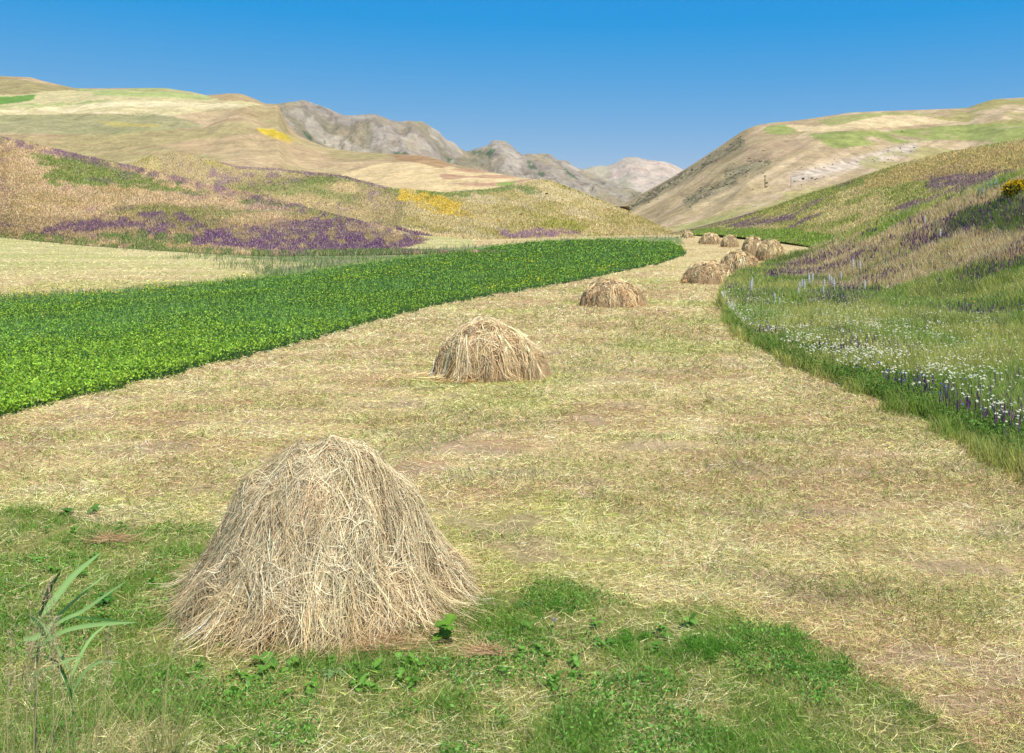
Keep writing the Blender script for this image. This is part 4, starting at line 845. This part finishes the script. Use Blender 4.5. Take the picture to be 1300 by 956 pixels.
for i, (px, py) in enumerate(SP):
    o = sp if i == 0 else sp.copy()
    if i:
        C.objects.link(o)
        for ch in sp.children: c = ch.copy(); C.objects.link(c); c.parent = o
    p = bank_z(px, py + 8); o.location = p; sc = (p[1] / 60) ** .8 * rng.uniform(.8, 1.15); o.scale = (sc, sc, sc)
    lb = side[i] if i < 3 else clus
    if i >= 3:
        rk = sorted([q for q in SP[3:] if q[0] < 1080 or q == (1097, 372)]); 
        if (px, py) in rk:
            wd = ['first', 'second', 'third', 'fourth', 'fifth', 'sixth', 'seventh', 'eighth', 'ninth', 'tenth', 'eleventh', 'twelfth', 'thirteenth', 'fourteenth', 'fifteenth', 'sixteenth'][rk.index((px, py))]
            lb = wd + ' white flower spike from the left in the cluster on the bank'
    if (px, py) == (1083, 345): lb = 'tallest white flower spike above and right of the cluster'
    if (px, py) == (1091, 347): lb = 'white flower spike beside the tallest one above the cluster'
    if px == 1174: lb = 'lone white flower spike high on the bank in tan grass'
    if px == 1194: lb = 'lone white flower spike below the highest one in tan grass'
    tag(o, lb, 'flower spike', 'white flower spikes on the right bank')
# yellow bush, high right of the bank
p = bank_z(1292, 252); a = Acc(); m = 1500; q_ = unit(rng.normal(size=(m, 3))) * (rng.random((m, 1)) ** .4) * np.array([1.15, 1, .8]); q_[:, 2] = q_[:, 2] + .6
yb = empty('yellow_flowering_bush', tuple(p)); tag(yb, 'bushy plant covered with yellow flowers high on the right edge', 'bush')
a.add(*flakes(q_, .11, vary(np.tile(col(85, 120, 45), (m, 1)), .25))); a.build('foliage', M_leaf, yb)
a = Acc(); m = 420; q_ = unit(rng.normal(size=(m, 3)) + np.array([0, -.3, .6])) * np.array([1.2, 1.05, .85]) * rng.uniform(.85, 1.08, (m, 1)); q_[:, 2] += .62
a.add(*flakes(q_, .10, vary(np.tile(col(240, 200, 30), (m, 1)), .12), .8, .9)); a.build('blossom', M_petal, yb)
yb.scale = (.8, .8, .8)
# pale thistles by the bush
for k, (px, py) in enumerate(((1243, 249), (1248, 247), (1254, 243), (1258, 241), (1262, 239), (1266, 238))):
    p = bank_z(px, py + 5); a = Acc(); m = 90; q_ = rng.normal(size=(m, 3)) * .034; q_[:, 2] = .2 + np.abs(rng.normal(size=m)) * .22
    a.add(*flakes(q_, .05, vary(np.tile(col(200, 225, 195), (m, 1)), .1), .3)); q0 = np.zeros((14, 3)); a.add(*blades('x', q0, updir(14, .2), .45, .02, np.tile(col(140, 165, 110), (14, 1)), None))
    o = a.build('pale_thistle', M_leaf); o.location = p; o.scale = (1.2, 1.2, 1.4); tag(o, 'pale mint coloured thistle in the row left of the yellow bush', 'thistle', 'pale thistles left of the yellow bush')

# ------------------------------------------------------------------ scrub and boulders on the far hills
def blob_shrub(k):
    g_ = np.random.default_rng(k); m = 150; q_ = unit(g_.normal(size=(m, 3))) * (g_.random((m, 1)) ** .35) * np.array([1, 1, .75]); q_[:, 2] = np.abs(q_[:, 2]) + .1
    a = Acc(); a.add(*flakes(q_, .28, vary(np.tile(col(98, 102, 62), (m, 1)), .25))); return a.build('shrub', M_leaf, link=False)
def blob_rock(k):
    g_ = np.random.default_rng(k); th, ph = np.meshgrid(np.linspace(0, 2 * np.pi, 10, endpoint=False), np.linspace(-.5, 1.5, 6), indexing='ij'); r0 = 1 + (g_.random(th.shape) - .5) * .45; r0[:, -1] = 1
    V = np.stack([np.cos(th) * np.cos(ph) * r0, np.sin(th) * np.cos(ph) * r0 * .8, np.sin(ph) * r0 * .7], -1)
    i, j = np.meshgrid(np.arange(10), np.arange(5), indexing='ij'); q = np.stack([i * 6 + j, ((i + 1) % 10) * 6 + j, ((i + 1) % 10) * 6 + j + 1, i * 6 + j + 1], -1).reshape(-1, 4)
    return mesh_np('boulder', V.reshape(-1, 3), q, colr=np.tile(col(215, 200, 180), (60, 1)), smooth=False, mat=M_stone, link=False)
SH = [blob_shrub(k) for k in range(4)]; RK = [blob_rock(k) for k in range(4)]
def on(s, px, py):
    R_ = s.nr - 8; k = np.argmin((s.px[:R_] - px) ** 2 * 4 + (s.py[:R_] - py) ** 2); return s.V[:R_].reshape(-1, 3)[k]
def put(lst, s, px, py, size, lb, cat, grp, nm):
    o = lst[rng.integers(len(lst))].copy(); o.name = nm; C.objects.link(o); p = on(s, px, py); sc = size * p[1] / F * rng.uniform(.7, 1.3)
    o.location = p; o.scale = (sc * rng.uniform(.9, 1.5), sc, sc * rng.uniform(.7, 1.1)); o.rotation_euler = (0, 0, rng.uniform(0, 6)); tag(o, lb, cat, grp); return o
bd = [('left rocky gully under the hill skyline', 120), ('short gully parallel to the skyline', 40), ('scree low on the middle of the right hill', 60), ('dark rocky outcrop in the middle of the right hill', 55), ('pale scree strip below the green hilltop', 45)]
for (a_, b_, w_), (nm, cnt) in zip(BANDS, bd):
    for k in range(cnt):
        t = rng.random(); v = rng.normal() * w_ * 1.0; px = a_[0] + (b_[0] - a_[0]) * t - v * .4; py = a_[1] + (b_[1] - a_[1]) * t + v
        if py < ridF(px) + 2: continue
        put(SH, Ff, px, py, rng.uniform(.45, 1.2), 'dark scrub in the ' + nm, 'shrub', 'shrubs in the ' + nm, 'shrub')
        if rng.random() < .75:
            v = rng.normal() * w_ * .6; t = rng.random(); py2 = a_[1] + (b_[1] - a_[1]) * t + v; px2 = a_[0] + (b_[0] - a_[0]) * t
            if py2 > ridF(px2) + 2: put(RK, Ff, px2, py2, rng.uniform(.5, 1.2), 'pale boulder in the ' + nm, 'boulder', 'boulders in the ' + nm, 'boulder')
for px, py, lb in ((956, 240, 'lone shrub left of the utility pole'), (973, 233, 'upper shrub right beside the utility pole'), (973, 237, 'lower shrub right beside the utility pole'), (1019, 227, 'shrub at the left end of the pale scree'), (1045, 213, 'round shrub above the pale scree'), (1058, 209, 'largest shrub in the pale scree'), (1031, 226, 'shrub on the slope edge under the pale scree')):
    put(SH, Ff, px, py, 1.4, lb, 'shrub', None, 'shrub')
for px in (703, 716, 722, 733, 745, 752, 758, 695):
    put(SH, B2, px, ridG(px) * 0 + float(np.interp(px, [688, 700, 740, 800], [229, 231, 246, 272])), 1.7, 'green shrub on the skyline of the far beige hill', 'shrub', 'shrubs along the far hill skyline', 'shrub')
for px, py, lb in ((695, 247, 'dark shrub on the open side of the far beige hill'), (660, 273, 'wide green shrub low on the far beige hill')): put(SH, B2, px, py, 1.8, lb, 'shrub', None, 'shrub')
# utility pole
p = on(Ff, 970.5, 239); up = empty('utility_pole', tuple(p)); tag(up, 'weathered wooden utility pole on the dry right hill', 'utility pole'); hp = 16.5 * p[1] / F
tube_mesh('post', [(0, 0, -.3), (0, 0, hp * .5), (0, 0, hp)], [.22, .2, .16], col(120, 105, 85), up); tube_mesh('crossarm', [(-.9, 0, hp - .6), (.9, 0, hp - .6)], .09, col(115, 100, 80), up)
p = on(Ff, 1004.5, 238); up2 = empty('utility_pole', tuple(p)); tag(up2, 'pale utility pole standing by the scree on the right hill', 'utility pole'); hp = 13 * p[1] / F
tube_mesh('post', [(0, 0, -.3), (0, 0, hp * .5), (0, 0, hp)], [.2, .18, .15], col(205, 198, 190), up2)

# ------------------------------------------------------------------ valley air
def haze_box():
    x0, x1, y0, y1, z0, z1 = -8600, 8600, -40, 5300, -3, 420
    V = [(x, y, z) for x in (x0, x1) for y in (y0, y1) for z in (z0, z1)]
    m = bpy.data.materials.new('air'); m.use_nodes = True; n = m.node_tree; n.nodes.remove(n.nodes['Principled BSDF'])
    v = n.nodes.new('ShaderNodeVolumePrincipled'); v.inputs['Color'].default_value = (.72, .84, 1, 1); v.inputs['Density'].default_value = HAZE
    n.links.new(v.outputs[0], n.nodes['Material Output'].inputs['Volume'])
    o = mesh_np('haze', V, [(0, 1, 3, 2), (4, 6, 7, 5), (0, 4, 5, 1), (2, 3, 7, 6), (0, 2, 6, 4), (1, 5, 7, 3)], smooth=False, mat=m); tag(o, 'thin summer haze filling the air of the valley', 'haze', kind='stuff')
HAZE = 3.2e-5
haze_box()
